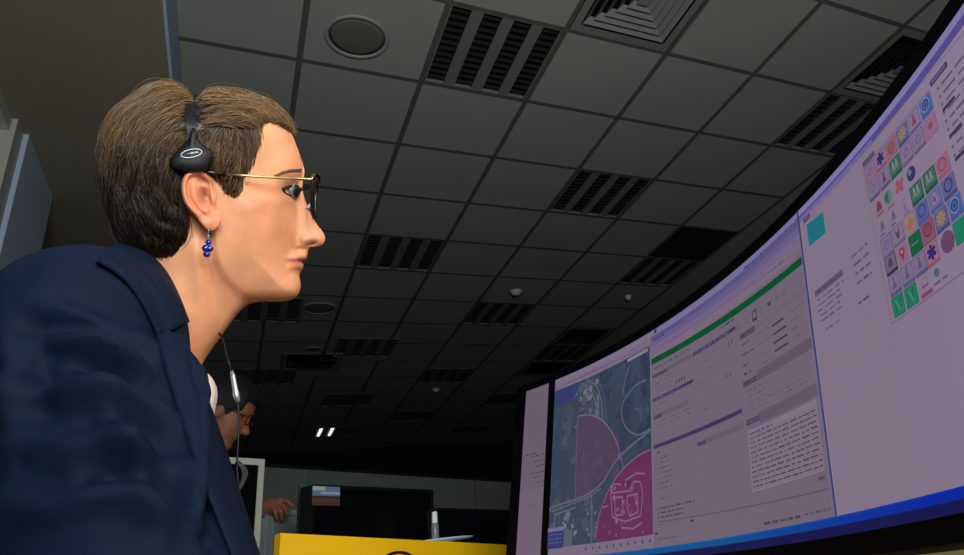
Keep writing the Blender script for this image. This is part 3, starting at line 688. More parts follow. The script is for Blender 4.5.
# --- right window
b = MB(); RW = (136, 119, 142)
R(b, 0.2765, 0.596, 0.016, 0.3375, RW, 1)
for k in range(16): R(b, 0.40 + 0.01225 * k, 0.40 + 0.01225 * (k + 1), 0.016, 0.3375, (136 + 0.7 * k, 119 + 0.62 * k, 142 + 1.15 * k), 2)
R(b, 0.2765, 0.596, 0.3305, 0.3375, (132, 122, 176), 3); R(b, 0.2765, 0.596, 0.3225, 0.3305, (84, 74, 144), 3); R(b, 0.2765, 0.43, 0.3225, 0.3275, (112, 100, 158), 4)
R(b, 0.275, 0.2785, 0.016, 0.3375, (62, 62, 108), 5); R(b, 0.2785, 0.2797, 0.016, 0.32, (146, 132, 166), 5)
LN(b, [(0.2785, 0.3145), (0.59, 0.3155)], 0.0008, (116, 100, 134), 4)
R(b, 0.2865, 0.301, 0.3165, 0.3215, (60, 50, 112), 5); R(b, 0.2885, 0.299, 0.318, 0.3200, (104, 94, 140), 6)
P(b, [(0.2912, 0.3125), (0.3268, 0.3085), (0.3262, 0.2845), (0.2912, 0.2858)], (20, 118, 132), 4)
TX(b, 0.296, 0.318, 0.297, 0.002, (30, 100, 118), 5)
R(b, 0.2901, 0.3461, 0.2275, 0.2345, (98, 83, 106), 4); TX(b, 0.294, 0.34, 0.2295, 0.0025, (84, 70, 92), 5)
for k in range(5): TX(b, 0.2915 + random.random() * .004, 0.335 + random.random() * .012, 0.2215 - 0.0058 * k, 0.0026, (96, 80, 104), 4)
for k, t in enumerate((0.236, 0.2265, 0.2170, 0.2075)): TX(b, 0.364 + 0.001 * k, 0.394, t, 0.003, (96, 80, 106), 4)
TX(b, 0.364, 0.386, 0.189, 0.003, (88, 73, 98), 4); TX(b, 0.3, 0.335, 0.187, 0.0026, (104, 88, 112), 4)
R(b, 0.4082, 0.4300, 0.3098, 0.3145, (74, 60, 98), 4); TX(b, 0.4100, 0.4285, 0.3112, 0.0018, (116, 100, 132), 5)
R(b, 0.5240, 0.5490, 0.3085, 0.3138, (64, 52, 92), 4); R(b, 0.5262, 0.5468, 0.3102, 0.3122, (104, 92, 130), 5)
for k in range(9):
    disc(b, 0.532, 0.301 - 0.0078 * k, 0.0016, (72, 92, 140), 4, 6); TX(b, 0.537, 0.58, 0.2995 - 0.0078 * k, 0.0028, (96, 80, 112), 4)
for t in (0.2845, 0.26, 0.2395): R(b, 0.531, 0.548, t - 0.006, t - 0.003, (62, 50, 78), 5)
LN(b, [(0.408, 0.1545), (0.42, 0.1535), (0.59, 0.152)], 0.001, (110, 94, 128), 4); LN(b, [(0.4075, 0.309), (0.4085, 0.155)], 0.0008, (118, 102, 130), 4); LN(b, [(0.409, 0.3085), (0.522, 0.3085)], 0.0008, (98, 80, 118), 4)
b.build('icon_window', scr)
# --- icon palette
b = MB(); MIX = 0.2
cs = lambda c: 0.4195 + 0.01885 * c
rt = (0.2980, 0.2785, 0.2592, 0.2395, 0.2205, 0.2020, 0.1830, 0.1645)
def tile(c, r, bg, edge=None, foot=None, w=0.0086):
    s, t = cs(c), rt[r]
    R(b, s - w, s + w, t - 0.0088, t + 0.0088, bg, 5)
    if foot: R(b, s - w, s + w, t - 0.0088, t - 0.0055, foot, 6)
    if edge: RR(b, s - w, s + w, t - 0.0088, t + 0.0088, edge, 7, 0.0008)
    return s, t + (0.0015 if foot else 0)
LV, LVE = (128, 112, 150), (84, 74, 118)
def sketch(c, r, bg=LV, fg=(96, 82, 122), foot=None, edge=LVE):
    s, t = tile(c, r, bg, edge, foot); ringst(b, s, t, 0.0042, 0.0011, fg, 8, 10); LN(b, [(s - .004, t - .003), (s + .003, t + .004)], 0.001, fg, 8)
def star(c, r, bg, foot=None):
    s, t = tile(c, r, bg, (150, 70, 96), foot)
    for a in (0, 60, 120):
        d = np.array([math.sin(math.radians(a)), math.cos(math.radians(a))]) * 0.0062; LN(b, [np.array([s, t]) - d, np.array([s, t]) + d], 0.0034, (34, 26, 104), 8)
def ringicon(c, r, bg, fg, edge=None, foot=None, core=None):
    s, t = tile(c, r, bg, edge, foot); ringst(b, s, t, 0.0058, 0.0018, fg, 8, 14)
    if core: disc(b, s, t, 0.0030, core, 8, 10)
def person_i(c, r, bg, fg, edge=LVE, foot=None):
    s, t = tile(c, r, bg, edge, foot); disc(b, s, t + 0.0036, 0.0016, fg, 8, 8); P(b, [(s - .0034, t - .005), (s + .0034, t - .005), (s + .001, t + .002), (s - .001, t + .002)], fg, 8)
def globe(c, r):
    s, t = tile(c, r, (58, 92, 160), (84, 116, 180), (64, 74, 150)); disc(b, s, t, 0.0062, (26, 62, 140), 8); ringst(b, s, t, 0.0062, 0.001, (120, 150, 196), 9, 14); ringst(b, s, t, 0.0032, 0.001, (70, 116, 156), 9, 10)
def green(c, r, bg=(10, 132, 84)):
    s, t = tile(c, r, bg, (24, 96, 70)); LN(b, [(s - .004, t - .006), (s - .003, t + .005)], 0.0016, (14, 92, 62), 8); LN(b, [(s - .003, t + .005), (s + .003, t - .005)], 0.0016, (60, 156, 116), 8); LN(b, [(s + .003, t - .005), (s + .004, t + .006)], 0.0016, (14, 92, 62), 8)
def gfig(c, r):
    s, t = tile(c, r, (44, 106, 84), (22, 70, 54), (8, 84, 52))
    for o in (-0.0026, 0.0026): LN(b, [(s + o - .0016, t - .004), (s + o, t + .005), (s + o + .0016, t - .004)], 0.0011, (148, 150, 150), 8)
def yellow(c, r):
    s, t = tile(c, r, (92, 92, 130), (66, 76, 140), (56, 60, 126))
    for a in range(0, 180, 36):
        d = np.array([math.cos(math.radians(a)), math.sin(math.radians(a))]) * 0.006; LN(b, [np.array([s, t]) - d, np.array([s, t]) + d], 0.0018, (158, 138, 84), 8)
    disc(b, s, t, 0.0028, (148, 126, 70), 9, 8)
PKB = (150, 104, 134)
sketch(0, 0, (146, 108, 142), (112, 80, 116)); star(1, 0, (152, 112, 140), (150, 66, 96)); ringicon(2, 0, (150, 96, 116), (140, 58, 66), (150, 70, 96), None, (146, 76, 80)); yellow(3, 0); person_i(4, 0, (138, 116, 160), (140, 52, 80), (92, 92, 150), (84, 78, 140)); globe(5, 0)
sketch(0, 1, LV, (104, 90, 128), (74, 62, 112)); person_i(1, 1, LV, (110, 46, 84), LVE, (74, 62, 112)); gfig(2, 1); sketch(3, 1, (134, 116, 150), (102, 88, 124), (120, 76, 116)); sketch(4, 1, (134, 116, 150), (102, 88, 124), (120, 76, 116)); s, t = tile(5, 1, (158, 104, 140), (160, 84, 124)); disc(b, s, t + .001, 0.0032, (134, 64, 104), 8)
s, t = cs(0.15), rt[2]; P(b, [(s - .0048, t - .004), (s + .0048, t - .004), (s + .0034, t + .003), (s, t + .0065), (s - .0034, t + .003)], (126, 42, 72), 6); R(b, s - .006, s + .006, t - .0085, t - .0060, (142, 74, 100), 6)
s, t = cs(1), rt[2]; disc(b, s, t, 0.0066, (78, 130, 130), 6); P(b, [(s, t - .0064), (s + .0012, t + .0064), (s - .004, t + .0052), (s - .006, t)], (24, 104, 70), 7); R(b, s - .003, s + .007, t - .0105, t - .0088, (96, 80, 116), 6)
s, t = cs(2), rt[2]
for d in ((0.0062, 0.0034), (0.0034, -0.0062)): LN(b, [(s - d[0], t - d[1]), (s + d[0], t + d[1])], 0.0048, (164, 70, 96), 6)
s, t = cs(3), rt[2]; disc(b, s, t, 0.0064, (30, 42, 106), 6); disc(b, s - .0014, t + .0018, 0.0026, (90, 116, 160), 7)
for c in (0, 1):
    s, t = cs(c + 0.12), rt[3]; P(b, [(s - .0045, t - .004), (s + .0045, t - .004), (s + .001, t + .0055), (s - .001, t + .0055)], (106, 96, 128), 6); disc(b, s, t + .001, 0.0014, (74, 64, 100), 7, 6); R(b, s - .006, s + .002, t - .0078, t - .0062, (82, 70, 106), 6)
s, t = cs(2.1), rt[3]; ringst(b, s, t + .003, 0.0034, 0.001, (140, 92, 122), 6, 10); LN(b, [(s, t), (s, t - .006)], 0.003, (128, 92, 122), 6); R(b, s - .005, s + .005, t - .0085, t - .0072, (100, 86, 116), 6)
gfig(3.1, 3); gfig(4.15, 3); ringicon(5.15, 3, (156, 100, 128), (146, 62, 84), (156, 90, 120), (150, 80, 112))
sketch(0.2, 4, (124, 110, 154), (100, 88, 130)); s, t = tile(1.2, 4, (134, 116, 150), LVE, (116, 92, 132)); P(b, [(s - .004, t + .005), (s, t), (s + .004, t + .005), (s + .0016, t - .005), (s - .0016, t - .005)], (82, 54, 92), 8)
s, t = tile(2.2, 4, (150, 126, 128), (140, 88, 116)); disc(b, s, t, 0.0055, (164, 110, 70), 8, 9); disc(b, s - .003, t + .003, 0.0024, (176, 130, 90), 9, 6)
ringicon(3.2, 4, (82, 92, 156), (48, 54, 130), (70, 80, 150), (70, 80, 150)); s, t = tile(4.2, 4, (100, 104, 164), (80, 86, 150), (76, 84, 152)); P(b, [(s - .0046, t - .004), (s + .0046, t - .004), (s, t + .006)], (150, 132, 164), 8); P(b, [(s - .0024, t - .003), (s + .0024, t - .003), (s, t + .0034)], (130, 52, 84), 9); ringicon(5.2, 4, (96, 94, 150), (48, 48, 118), (74, 78, 142), (60, 60, 126), (92, 88, 140))
s, t = tile(0.25, 5, (112, 100, 124), (34, 28, 44), (44, 36, 54)); P(b, [(s - .004, t - .004), (s + .004, t - .004), (s + .002, t + .004), (s - .002, t + .004)], (70, 62, 84), 8)
s, t = tile(1.25, 5, (146, 108, 136), None, None); disc(b, s, t + .002, 0.0042, (150, 40, 66), 8, 10); disc(b, s, t + .002, 0.0016, (186, 150, 166), 9, 8); P(b, [(s - .003, t), (s + .003, t), (s, t - .0075)], (150, 40, 66), 8)
s, t = tile(2.3, 5, (0, 94, 44), (0, 80, 40)); TX(b, s - .006, s + .006, t - .001, 0.0016, (60, 140, 100), 8)
ringicon(3.3, 5, (144, 78, 104), (110, 34, 62), (110, 30, 66), (140, 84, 112), (132, 60, 84)); yellow(4.3, 5); globe(5.3, 5)
for c in (0.25, 1.3, 2.3): person_i(c, 6, (126, 112, 152), (92, 80, 118), LVE, (84, 76, 128))
star(3.25, 6, (160, 112, 138), (156, 78, 96)); s, t = cs(4.35), rt[6]; disc(b, s, t, 0.0086, (92, 50, 88), 6, 16)
for k in range(7): LN(b, [(s - .008 + .0004 * k, t - .006 + .002 * k), (s + .007, t - .007 + .0022 * k)], 0.0006, (120, 78, 112), 7)
s, t = tile(5.3, 6, (0, 136, 86), (10, 116, 74)); R(b, s - .0086, s + .012, t - .0088, t + .0088, (2, 132, 84), 5)
green(0.22, 7); green(1.27, 7)
s, t = cs(2.35), rt[7]; ringst(b, s, t + .003, 0.0046, 0.0014, (132, 104, 132), 6, 12); R(b, s - .0045, s + .0045, t - .001, t + .0008, (110, 84, 116), 6); R(b, s - .008, s + .008, t - .0085, t - .0050, (146, 58, 88), 6)
s, t = cs(3.25), rt[7] + .003; disc(b, s, t, 0.0036, (52, 108, 112), 6, 10); TX(b, s - .006, s + .012, t - .009, 0.0026, (96, 84, 116), 6)
ic = b.build('icon_palette', scr); ic['label'] = 'grid of small coloured map symbols'
# --- taskbar
MIX = 0.0
b = MB(); R(b, -0.4555, 0.596, -0.0005, 0.0085, (20, 20, 84), 2)
for k in range(50):
    s_ = -0.4555 + 0.02103 * k; f_ = max(0.0, min(1.0, (s_ - 0.02) / 0.42)); R(b, s_, s_ + 0.02103, 0.0085, 0.0165, (6 - 6 * f_, 84 - 50 * f_, 150 + 20 * f_), 2); R(b, s_, s_ + 0.02103, 0.0148, 0.0165, (16 - 16 * f_, 96 - 54 * f_, 170 + 6 * f_), 3)

b.build('taskbar', scr)
# --- stand on the desk
MB_ = MB(); DESKZ = 0.768
base_c = mon_origin + MR @ np.array([0, 0, -0.10])
def toM(P): return MR.T @ (np.asarray(P) - mon_origin)
q = [toM(np.array([base_c[0] + 0.05, base_c[1] + dy, z])) for dy, z in ((0, DESKZ + 0.012), (0, 0.95))]
MB_.tube([q[0], q[1], toM(mon_origin + MR @ np.array([0, 0.2, -0.055]))], [0.03, 0.028, 0.026], shell_m, 14)
hx = [(-0.20, -0.12), (0.09, -0.05), (0.09, 0.05), (-0.20, 0.12), (-0.17, 0.135), (0.12, 0.07), (0.12, -0.07), (-0.17, -0.135)]
pts = [(0.0, -0.12), (0.0, 0.12), (0.12, 0.12), (0.12, -0.12)]
vs = [toM((base_c[0] + x, base_c[1] + y, z)) for z in (DESKZ + 0.0008, DESKZ + 0.012) for x, y in pts]
MB_.add(vs, [(3, 2, 1, 0), (4, 5, 6, 7), (0, 1, 5, 4), (1, 2, 6, 5), (2, 3, 7, 6), (3, 0, 4, 7)], shell_m)
MB_.build('stand', mon)
# own desk, on which the camera and the curved monitor stand
wood = mat('desk_oak', (176, 158, 96), rough=0.5, noise=0.25, nscale=14)
root = tag(empty('desk', (0, 0, 0)), 'oak coloured desk under the huge curved monitor, lower right corner', 'desk')
b = MB(); b.box((0.07, -0.95, DESKZ - 0.03), (1.75, 1.42, DESKZ), wood, bev=0.003); b.build('desk_top', root)
for lx in (0.10, 1.66):
    for ly in (-0.9, 1.33):
        b = MB(); b.box((lx, ly, 0), (lx + 0.05, ly + 0.05, DESKZ - 0.031), mat('desk_leg', (90, 92, 94), rough=0.4, metal=0.7)); b.build('leg', root)
# ================================================================== the woman in the navy jacket
HD = 0.80
HC = at(215, 200, HD)
AL = math.radians(22)
hx = np.array([1.0, 0.05, 0.0]); hx /= np.linalg.norm(hx)
hz = np.array([0.0, -math.sin(AL), math.cos(AL)]); hz -= hx * (hz @ hx); hz /= np.linalg.norm(hz)
hn = np.cross(hx, hz)                       # toward the camera side: her right
if hn[1] > 0: hn = -hn
HM = np.stack([hx, hn, hz], 1)              # head axes as columns: forward, her right, up
def H(u, v, y=0.0):
    """world point on the plane a distance y to her right of the middle of the head"""
    r = ray(u, v); k = ((HC - CAM) @ hn + y) / (r @ hn); return CAM + r * k
def HV(U, Vv, Y):
    d = np.stack([(np.asarray(U) - CX) / FPX, (np.asarray(Vv) - CY) / FPX, np.ones_like(np.asarray(U, float))], -1) @ RA
    k = ((HC - CAM) @ hn + Y) / (d @ hn); return CAM + d * k[..., None]
S1 = [(258, 100), (272, 108), (284, 119), (291, 131), (297, 147), (301, 158), (304, 168), (304.5, 174), (303, 181), (302.5, 188), (304, 196), (307.5, 206), (312.5, 217), (317.5, 225), (322.5, 231.5), (325.2, 237.5), (323.5, 243.5), (318.5, 246.8), (312, 246.8), (308.6, 249.5), (307.6, 253), (307, 257), (305, 260.3), (302.2, 262), (303.6, 264.6), (303, 268.2), (300.2, 272), (299.3, 277), (300.6, 283.5), (300, 290), (296.5, 296.5), (289, 300.6), (277, 301.8), (265, 301.6), (254, 302.8), (245.5, 306), (236, 316), (224, 332.5), (212, 349), (203, 363), (190, 392), (150, 420), (100, 400), (104, 330), (122, 285), (128, 250), (116, 222), (110, 190), (112, 155), (128, 124), (158, 103), (198, 102), (232, 97)]
S0 = [(258, 100), (272, 108), (284, 119), (291, 131), (297, 147), (301, 158), (302.5, 168), (301, 176), (297.5, 184), (295.5, 195), (296, 205), (297, 216), (297, 228), (296.5, 240), (297, 252), (297.5, 262), (297, 272), (297, 282), (297, 290), (294, 296.5), (287, 300.6), (277, 301.8), (265, 301.6), (254, 302.8), (245.5, 306), (236, 316), (224, 332.5), (212, 349), (203, 363), (190, 392), (150, 420), (100, 400), (104, 330), (122, 285), (128, 250), (116, 222), (110, 190), (112, 155), (128, 124), (158, 103), (198, 102), (232, 97)]
S1s = spline(S1, 5, True); S0s = spline(S0, 4, True)
CP = np.array([(190, 140, .074), (150, 160, .073), (230, 125, .068), (262, 140, .060), (285, 150, .050), (215, 190, .073), (245, 195, .068), (262, 208, .064), (280, 215, .055), (270, 235, .056), (250, 240, .061), (225, 230, .066), (240, 270, .055), (262, 270, .047), (282, 282, .036), (288, 255, .046), (265, 292, .040), (245, 295, .044), (205, 250, .060), (190, 290, .056), (215, 310, .054), (200, 345, .058), (150, 300, .057), (140, 240, .062), (125, 200, .066), (150, 370, .066), (285, 180, .052), (275, 195, .058)])
def edge(d, r):
    q = np.clip(d / r, 0, 1); return np.sqrt(np.clip(1 - (1 - q) ** 2, 0, 1))
def gau(U, Vv, u, v, su, sv=None, rot=0.0):
    sv = su if sv is None else sv; c, s = math.cos(rot), math.sin(rot); a = (U - u) * c + (Vv - v) * s; b = -(U - u) * s + (Vv - v) * c
    return np.exp(-(a / su) ** 2 - (b / sv) ** 2)
JAW = spline([(212, 236), (217, 262), (229, 283), (247, 297), (262, 303)], 6)
def h_head(U, Vv, fine=True):
    U = np.asarray(U, float); Vv = np.asarray(Vv, float)
    w = np.exp(-((U[..., None] - CP[:, 0]) ** 2 + (Vv[..., None] - CP[:, 1]) ** 2) / (2 * 22.0 ** 2)) + 1e-9
    W = (w * CP[:, 2]).sum(-1) / w.sum(-1)
    d0 = polydist(U, Vv, S0s)
    r = 50 + 10 * sstep(U, 250, 190) - 16 * sstep(Vv, 262, 296) * sstep(U, 225, 250)
    h = W * edge(d0, r)
    if not fine: return h
    # jaw line: the neck sits further in than the jaw
    dj = np.full(U.shape, 1e9); sgn = np.zeros(U.shape)
    for (ax, ay), (bx, by) in zip(JAW, JAW[1:]):
        ex, ey = bx - ax, by - ay; L2 = ex * ex + ey * ey; t = np.clip(((U - ax) * ex + (Vv - ay) * ey) / L2, 0, 1)
        d = np.hypot(U - ax - t * ex, Vv - ay - t * ey); s = ex * (Vv - ay) - ey * (U - ax)
        c = d < dj; dj = np.where(c, d, dj); sgn = np.where(c, s, sgn)
    below = np.where(sgn > 0, dj, -dj)
    h = h - 0.0085 * sstep(below, -5, 9) * sstep(U, 196, 214) * np.exp(-np.clip(below, 0, 99) / 34)
    # neck tendon running from behind the ear down to the collar
    # (a soft ridge)
    for (a, b_) in (((196, 250), (214, 340)),):
        ex, ey = b_[0] - a[0], b_[1] - a[1]; t = np.clip(((U - a[0]) * ex + (Vv - a[1]) * ey) / (ex * ex + ey * ey), 0, 1)
        h = h + 0.004 * np.exp(-(np.hypot(U - a[0] - t * ex, Vv - a[1] - t * ey) / 9) ** 2)
    d1 = polydist(U, Vv, S1s)
    # nose, lips and chin as narrower ridges on the profile
    wn = np.interp(Vv, [168, 182, 196, 212, 226, 238, 247, 252], [0.004, .0085, .0095, .011, .0135, .0165, .0155, .004])
    hn_ = wn * edge(d1, np.interp(Vv, [180, 210, 238], [9, 10, 13])) * sstep(Vv, 166, 180) * sstep(252.5, 247.5, 252.5) if False else wn * edge(d1, np.interp(Vv, [180, 210, 238], [9, 10, 13])) * sstep(Vv, 164, 180) * (1 - sstep(Vv, 247.5, 253))
    wl = np.interp(Vv, [247, 253, 258, 261.8, 265, 270, 276, 282, 290, 300], [.012, .016, .0215, .0205, .021, .018, .019, .0235, .026, .022])
    hl = wl * edge(d1, 13) * sstep(Vv, 246, 252)
    hm = np.maximum(hn_, hl)
    h = smax(h, hm, 0.015) - 0.0015 * edge(d0, 30) * 0
    h = np.where(d1 <= 0, 0, np.minimum(h, 0.12 * edge(np.maximum(d1, 0), 40)))
    # alar wing and nostril
    h = h + 0.0042 * gau(U, Vv, 306, 240, 6.5, 5.5) * (d1 > 1.5) - 0.0030 * gau(U, Vv, 297.5, 239, 2.6, 7, -0.2) - 0.0065 * gau(U, Vv, 312.5, 243.8, 3.4, 1.7, -0.25) * (d1 > 0.7)
    # cheek fold from the wing toward the mouth corner
    h = h - 0.0016 * gau(U, Vv, 291, 250, 2.8, 9, 0.5) + 0.0022 * gau(U, Vv, 272, 232, 16, 14)
    # mouth
    vm = 262.2 - (U - 302) * 0.02 - np.clip(296 - U, 0, 20) * 0.16
    h = h - 0.0034 * np.exp(-((Vv - vm) / 1.5) ** 2) * sstep(U, 285, 292) - 0.002 * gau(U, Vv, 287, 264, 3.2)
    h = h + 0.0024 * np.exp(-((Vv - vm + 4.2) / 2.6) ** 2) * sstep(U, 288, 298) * (d1 > 0.8) + 0.0028 * np.exp(-((Vv - vm - 4.2) / 2.8) ** 2) * sstep(U, 288, 298) * (d1 > 0.8)
    h = h - 0.003 * gau(U, Vv, 293, 273, 6, 3)
    # eye socket, lids, brow
    h = h - 0.0075 * gau(U, Vv, 291, 190, 8.5, 7) + 0.0030 * gau(U, Vv, 289, 174, 12, 4.5, -0.05) + 0.0016 * gau(U, Vv, 286, 200, 8, 4)
    # temple hollow and cheekbone
    h = h - 0.0035 * gau(U, Vv, 262, 168, 14, 13) + 0.0026 * gau(U, Vv, 262, 205, 18, 9, -0.1)
    return np.maximum(h, 0)
def bake_head():
    c0 = np.array([212.0, 215.0]); m = len(S1s)
    # resample the outline evenly by angle-aware arc length
    seg = np.hypot(*(np.roll(S1s, -1, 0) - S1s).T); cum = np.concatenate([[0], np.cumsum(seg)]); N = 420
    tt = np.linspace(0, cum[-1], N, endpoint=False); cl = np.vstack([S1s, S1s[:1]])
    O = np.stack([np.interp(tt, cum, cl[:, 0]), np.interp(tt, cum, cl[:, 1])], 1)
    K = 64; rho = np.cos(np.linspace(0, math.pi / 2, K + 1))   # 1 .. 0, dense near the outline
    rho = 1 - (1 - rho) ** 1.0
    Os = O.copy()
    for _ in range(160): Os = 0.5 * Os + 0.25 * (np.roll(Os, 1, 0) + np.roll(Os, -1, 0))
    wq = (rho[:-1, None, None]) ** 5; Om = O[None] * wq + Os[None] * (1 - wq)
    U = c0[0] + rho[:-1, None] * (Om[..., 0] - c0[0]); Vv = c0[1] + rho[:-1, None] * (Om[..., 1] - c0[1])
    Hh = h_head(U, Vv); Hh[0] = 0
    # soften the relief a touch
    for _ in range(2):
        G = Hh.copy(); G[1:-1] = 0.5 * Hh[1:-1] + 0.125 * (Hh[:-2] + Hh[2:]) + 0.125 * (np.roll(Hh, 1, 1) + np.roll(Hh, -1, 1))[1:-1]; Hh = G
    Hh[0] = 0
    near = HV(U, Vv, Hh)
    mid = near - hn * Hh[..., None]; far = mid - hn * Hh[..., None]
    cN = HV(np.array([c0[0]]), np.array([c0[1]]), h_head(np.array([c0[0]]), np.array([c0[1]])))[0]; cF = cN - 2 * hn * float(h_head(np.array([c0[0]]), np.array([c0[1]]))[0])
    V = np.concatenate([near.reshape(-1, 3), far[1:].reshape(-1, 3), [cN], [cF]]); Q = []
    iN = len(V) - 2; iF = len(V) - 1; base = K * N
    fi = lambda r, j: j if r == 0 else base + (r - 1) * N + j
    for r in range(K - 1):
        for j in range(N):
            k = (j + 1) % N
            Q.append((r * N + j, (r + 1) * N + j, (r + 1) * N + k, r * N + k)); Q.append((fi(r, j), fi(r, k), fi(r + 1, k), fi(r + 1, j)))
    for j in range(N):
        k = (j + 1) % N; Q.append(((K - 1) * N + j, iN, (K - 1) * N + k)); Q.append((fi(K - 1, j), fi(K - 1, k), iF))
    uv = np.concatenate([np.stack([U, Vv], -1).reshape(-1, 2), np.stack([U, Vv], -1)[1:].reshape(-1, 2), [c0], [c0]])
    return V, Q, uv
def bake_ear(side=1):
    EO = spline([(206.5, 173.2), (199, 169.6), (191, 170.4), (184.5, 175.5), (181.4, 184), (181.6, 194), (184.5, 203.5), (190, 211), (196, 217.5), (201.5, 224.5), (207, 230.2), (213, 231.4), (218.5, 227.5), (221, 219.5), (219, 210), (216.6, 201), (216, 191), (214, 181)], 5, True)
    c0 = np.array([203.0, 198.0]); seg = np.hypot(*(np.roll(EO, -1, 0) - EO).T); cum = np.concatenate([[0], np.cumsum(seg)]); N = 120
    tt = np.linspace(0, cum[-1], N, endpoint=False); cl = np.vstack([EO, EO[:1]]); O = np.stack([np.interp(tt, cum, cl[:, 0]), np.interp(tt, cum, cl[:, 1])], 1)
    K = 36; rho = 1 - np.linspace(0, 1, K, endpoint=False) ** 1.15
    U = c0[0] + rho[:, None] * (O[None, :, 0] - c0[0]); Vv = c0[1] + rho[:, None] * (O[None, :, 1] - c0[1]); d = polydist(U, Vv, EO)
    flare = 0.016 * np.clip((216 - U) / 34, 0, 1)
    back = sstep(U, 214, 207) if False else 1 - sstep(U, 207, 214)
    lobe = sstep(Vv, 212, 220)
    h = 0.004 + flare
    h = h + 0.0042 * edge(d, 3.2) * np.maximum(back, lobe)                                      # thickness of the rim
    h = h + 0.0026 * np.exp(-((d - 3.0) / 2.2) ** 2) * back * (1 - lobe)                         # helix
    h = h - 0.0034 * np.exp(-((d - 7.2) / 1.9) ** 2) * back * (1 - lobe)                         # groove
    h = h + 0.0024 * gau(U, Vv, 196, 192, 3.2, 12, -0.28)                                         # antihelix
    h = h - 0.0115 * gau(U, Vv, 204.5, 197, 5.2, 9.0, -0.25) - 0.004 * gau(U, Vv, 201, 181, 6, 3.2, 0.2)   # concha, fossa
    h = h + 0.0046 * gau(U, Vv, 213.5, 200, 3.6, 6.5, -0.2)                                       # tragus
    h = h + 0.0034 * gau(U, Vv, 205, 211, 4.5, 3.0) + 0.003 * gau(U, Vv, 211, 222, 6, 6)          # antitragus, lobe
    base = float(np.median(h_head(O[:, 0], O[:, 1]))); Y = base + h
    rim = HV(U[0], Vv[0], Y[0] - 0.0035); near = HV(U, Vv, Y); root = HV(c0[0] + 0.80 * (O[:, 0] - c0[0]) + 3, c0[1] + 0.80 * (O[:, 1] - c0[1]), np.full(N, base - 0.012))
    cN = HV(np.array([c0[0]]), np.array([c0[1]]), np.array([Y[-1].mean()]))
    V = np.concatenate([root, rim, near.reshape(-1, 3), cN])
    if side < 0: V = V - 2 * hn * (((V - HC) @ hn))[:, None]
    Q = []
    for r in range(K + 1):
        for j in range(N):
            k = (j + 1) % N; q = (r * N + j, (r + 1) * N + j, (r + 1) * N + k, r * N + k); Q.append(q if side > 0 else q[::-1])
    for j in range(N):
        k = (j + 1) % N; q = ((K + 1) * N + j, len(V) - 1, (K + 1) * N + k); Q.append(q if side > 0 else q[::-1])
    uv = np.concatenate([O, O, np.stack([U, Vv], -1).reshape(-1, 2), [c0]])
    return V, Q, uv
def skin_material():
    m = bpy.data.materials.new('skin'); m.use_nodes = True; nt = m.node_tree; b = nt.nodes['Principled BSDF']
    at_ = nt.nodes.new('ShaderNodeAttribute'); at_.attribute_name = 'complexion'
    n = nt.nodes.new('ShaderNodeTexNoise'); n.inputs['Scale'].default_value = 55; n.inputs['Detail'].default_value = 5; tc = nt.nodes.new('ShaderNodeTexCoord'); nt.links.new(tc.outputs['Object'], n.inputs['Vector'])
    mx = nt.nodes.new('ShaderNodeMix'); mx.data_type = 'RGBA'; mx.blend_type = 'MULTIPLY'; mx.inputs[0].default_value = 1
    rp = nt.nodes.new('ShaderNodeMapRange'); rp.inputs[1].default_value = 0.3; rp.inputs[2].default_value = 0.7; rp.inputs[3].default_value = 0.90; rp.inputs[4].default_value = 1.06
    nt.links.new(n.outputs['Fac'], rp.inputs[0]); nt.links.new(at_.outputs['Color'], mx.inputs[6]); nt.links.new(rp.outputs[0], mx.inputs[7]); nt.links.new(mx.outputs[2], b.inputs['Base Color'])
    n2 = nt.nodes.new('ShaderNodeTexNoise'); n2.inputs['Scale'].default_value = 900; nt.links.new(tc.outputs['Object'], n2.inputs['Vector'])
    bp = nt.nodes.new('ShaderNodeBump'); bp.inputs['Strength'].default_value = 0.12; bp.inputs['Distance'].default_value = 0.001; nt.links.new(n2.outputs['Fac'], bp.inputs['Height']); nt.links.new(bp.outputs['Normal'], b.inputs['Normal'])
    b.inputs['Roughness'].default_value = 0.5; b.inputs['Specular IOR Level'].default_value = 0.4
    b.inputs['Subsurface Weight'].default_value = 0.12; b.inputs['Subsurface Radius'].default_value = (0.010, 0.0035, 0.0018); b.inputs['Subsurface Scale'].default_value = 0.5
    return m
skin = skin_material()
def complexion(uv, face=True):
    base = np.array(lin((208, 142, 106))); C = np.tile(base, (len(uv), 1)); U, Vv = uv[:, 0], uv[:, 1]
    def blend(w, rgb):
        nonlocal C
        C = C * (1 - w[:, None]) + np.array(lin(rgb)) * w[:, None]
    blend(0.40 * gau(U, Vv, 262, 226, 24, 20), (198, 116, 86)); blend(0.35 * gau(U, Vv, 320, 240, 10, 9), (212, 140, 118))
    vm = 262.2 - (U - 302) * 0.02 - np.clip(296 - U, 0, 20) * 0.16
    lip = np.exp(-(np.abs(Vv - vm) / (1.5 + 4.6 * sstep(U, 286, 300))) ** 4) * sstep(U, 286, 291); blend(0.85 * lip, (172, 92, 86))
    blend(0.9 * gau(U, Vv, 313, 243.9, 2.6, 1.2, -0.25), (96, 52, 40))
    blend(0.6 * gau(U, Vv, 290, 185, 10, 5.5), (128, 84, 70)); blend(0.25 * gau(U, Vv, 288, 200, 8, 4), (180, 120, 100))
    return np.concatenate([C, np.ones((len(uv), 1))], 1)
wroot = HC * np.array([1, 1, 0]) + np.array([-0.12, 0, 0])
def joined(parts):
    V = []; Q = []; C = []; k = 0
    for v, q, c in parts:
        V.append(v); Q += [tuple(i + k for i in f) for f in q]; C.append(c); k += len(v)
    return np.concatenate(V), Q, np.concatenate(C)
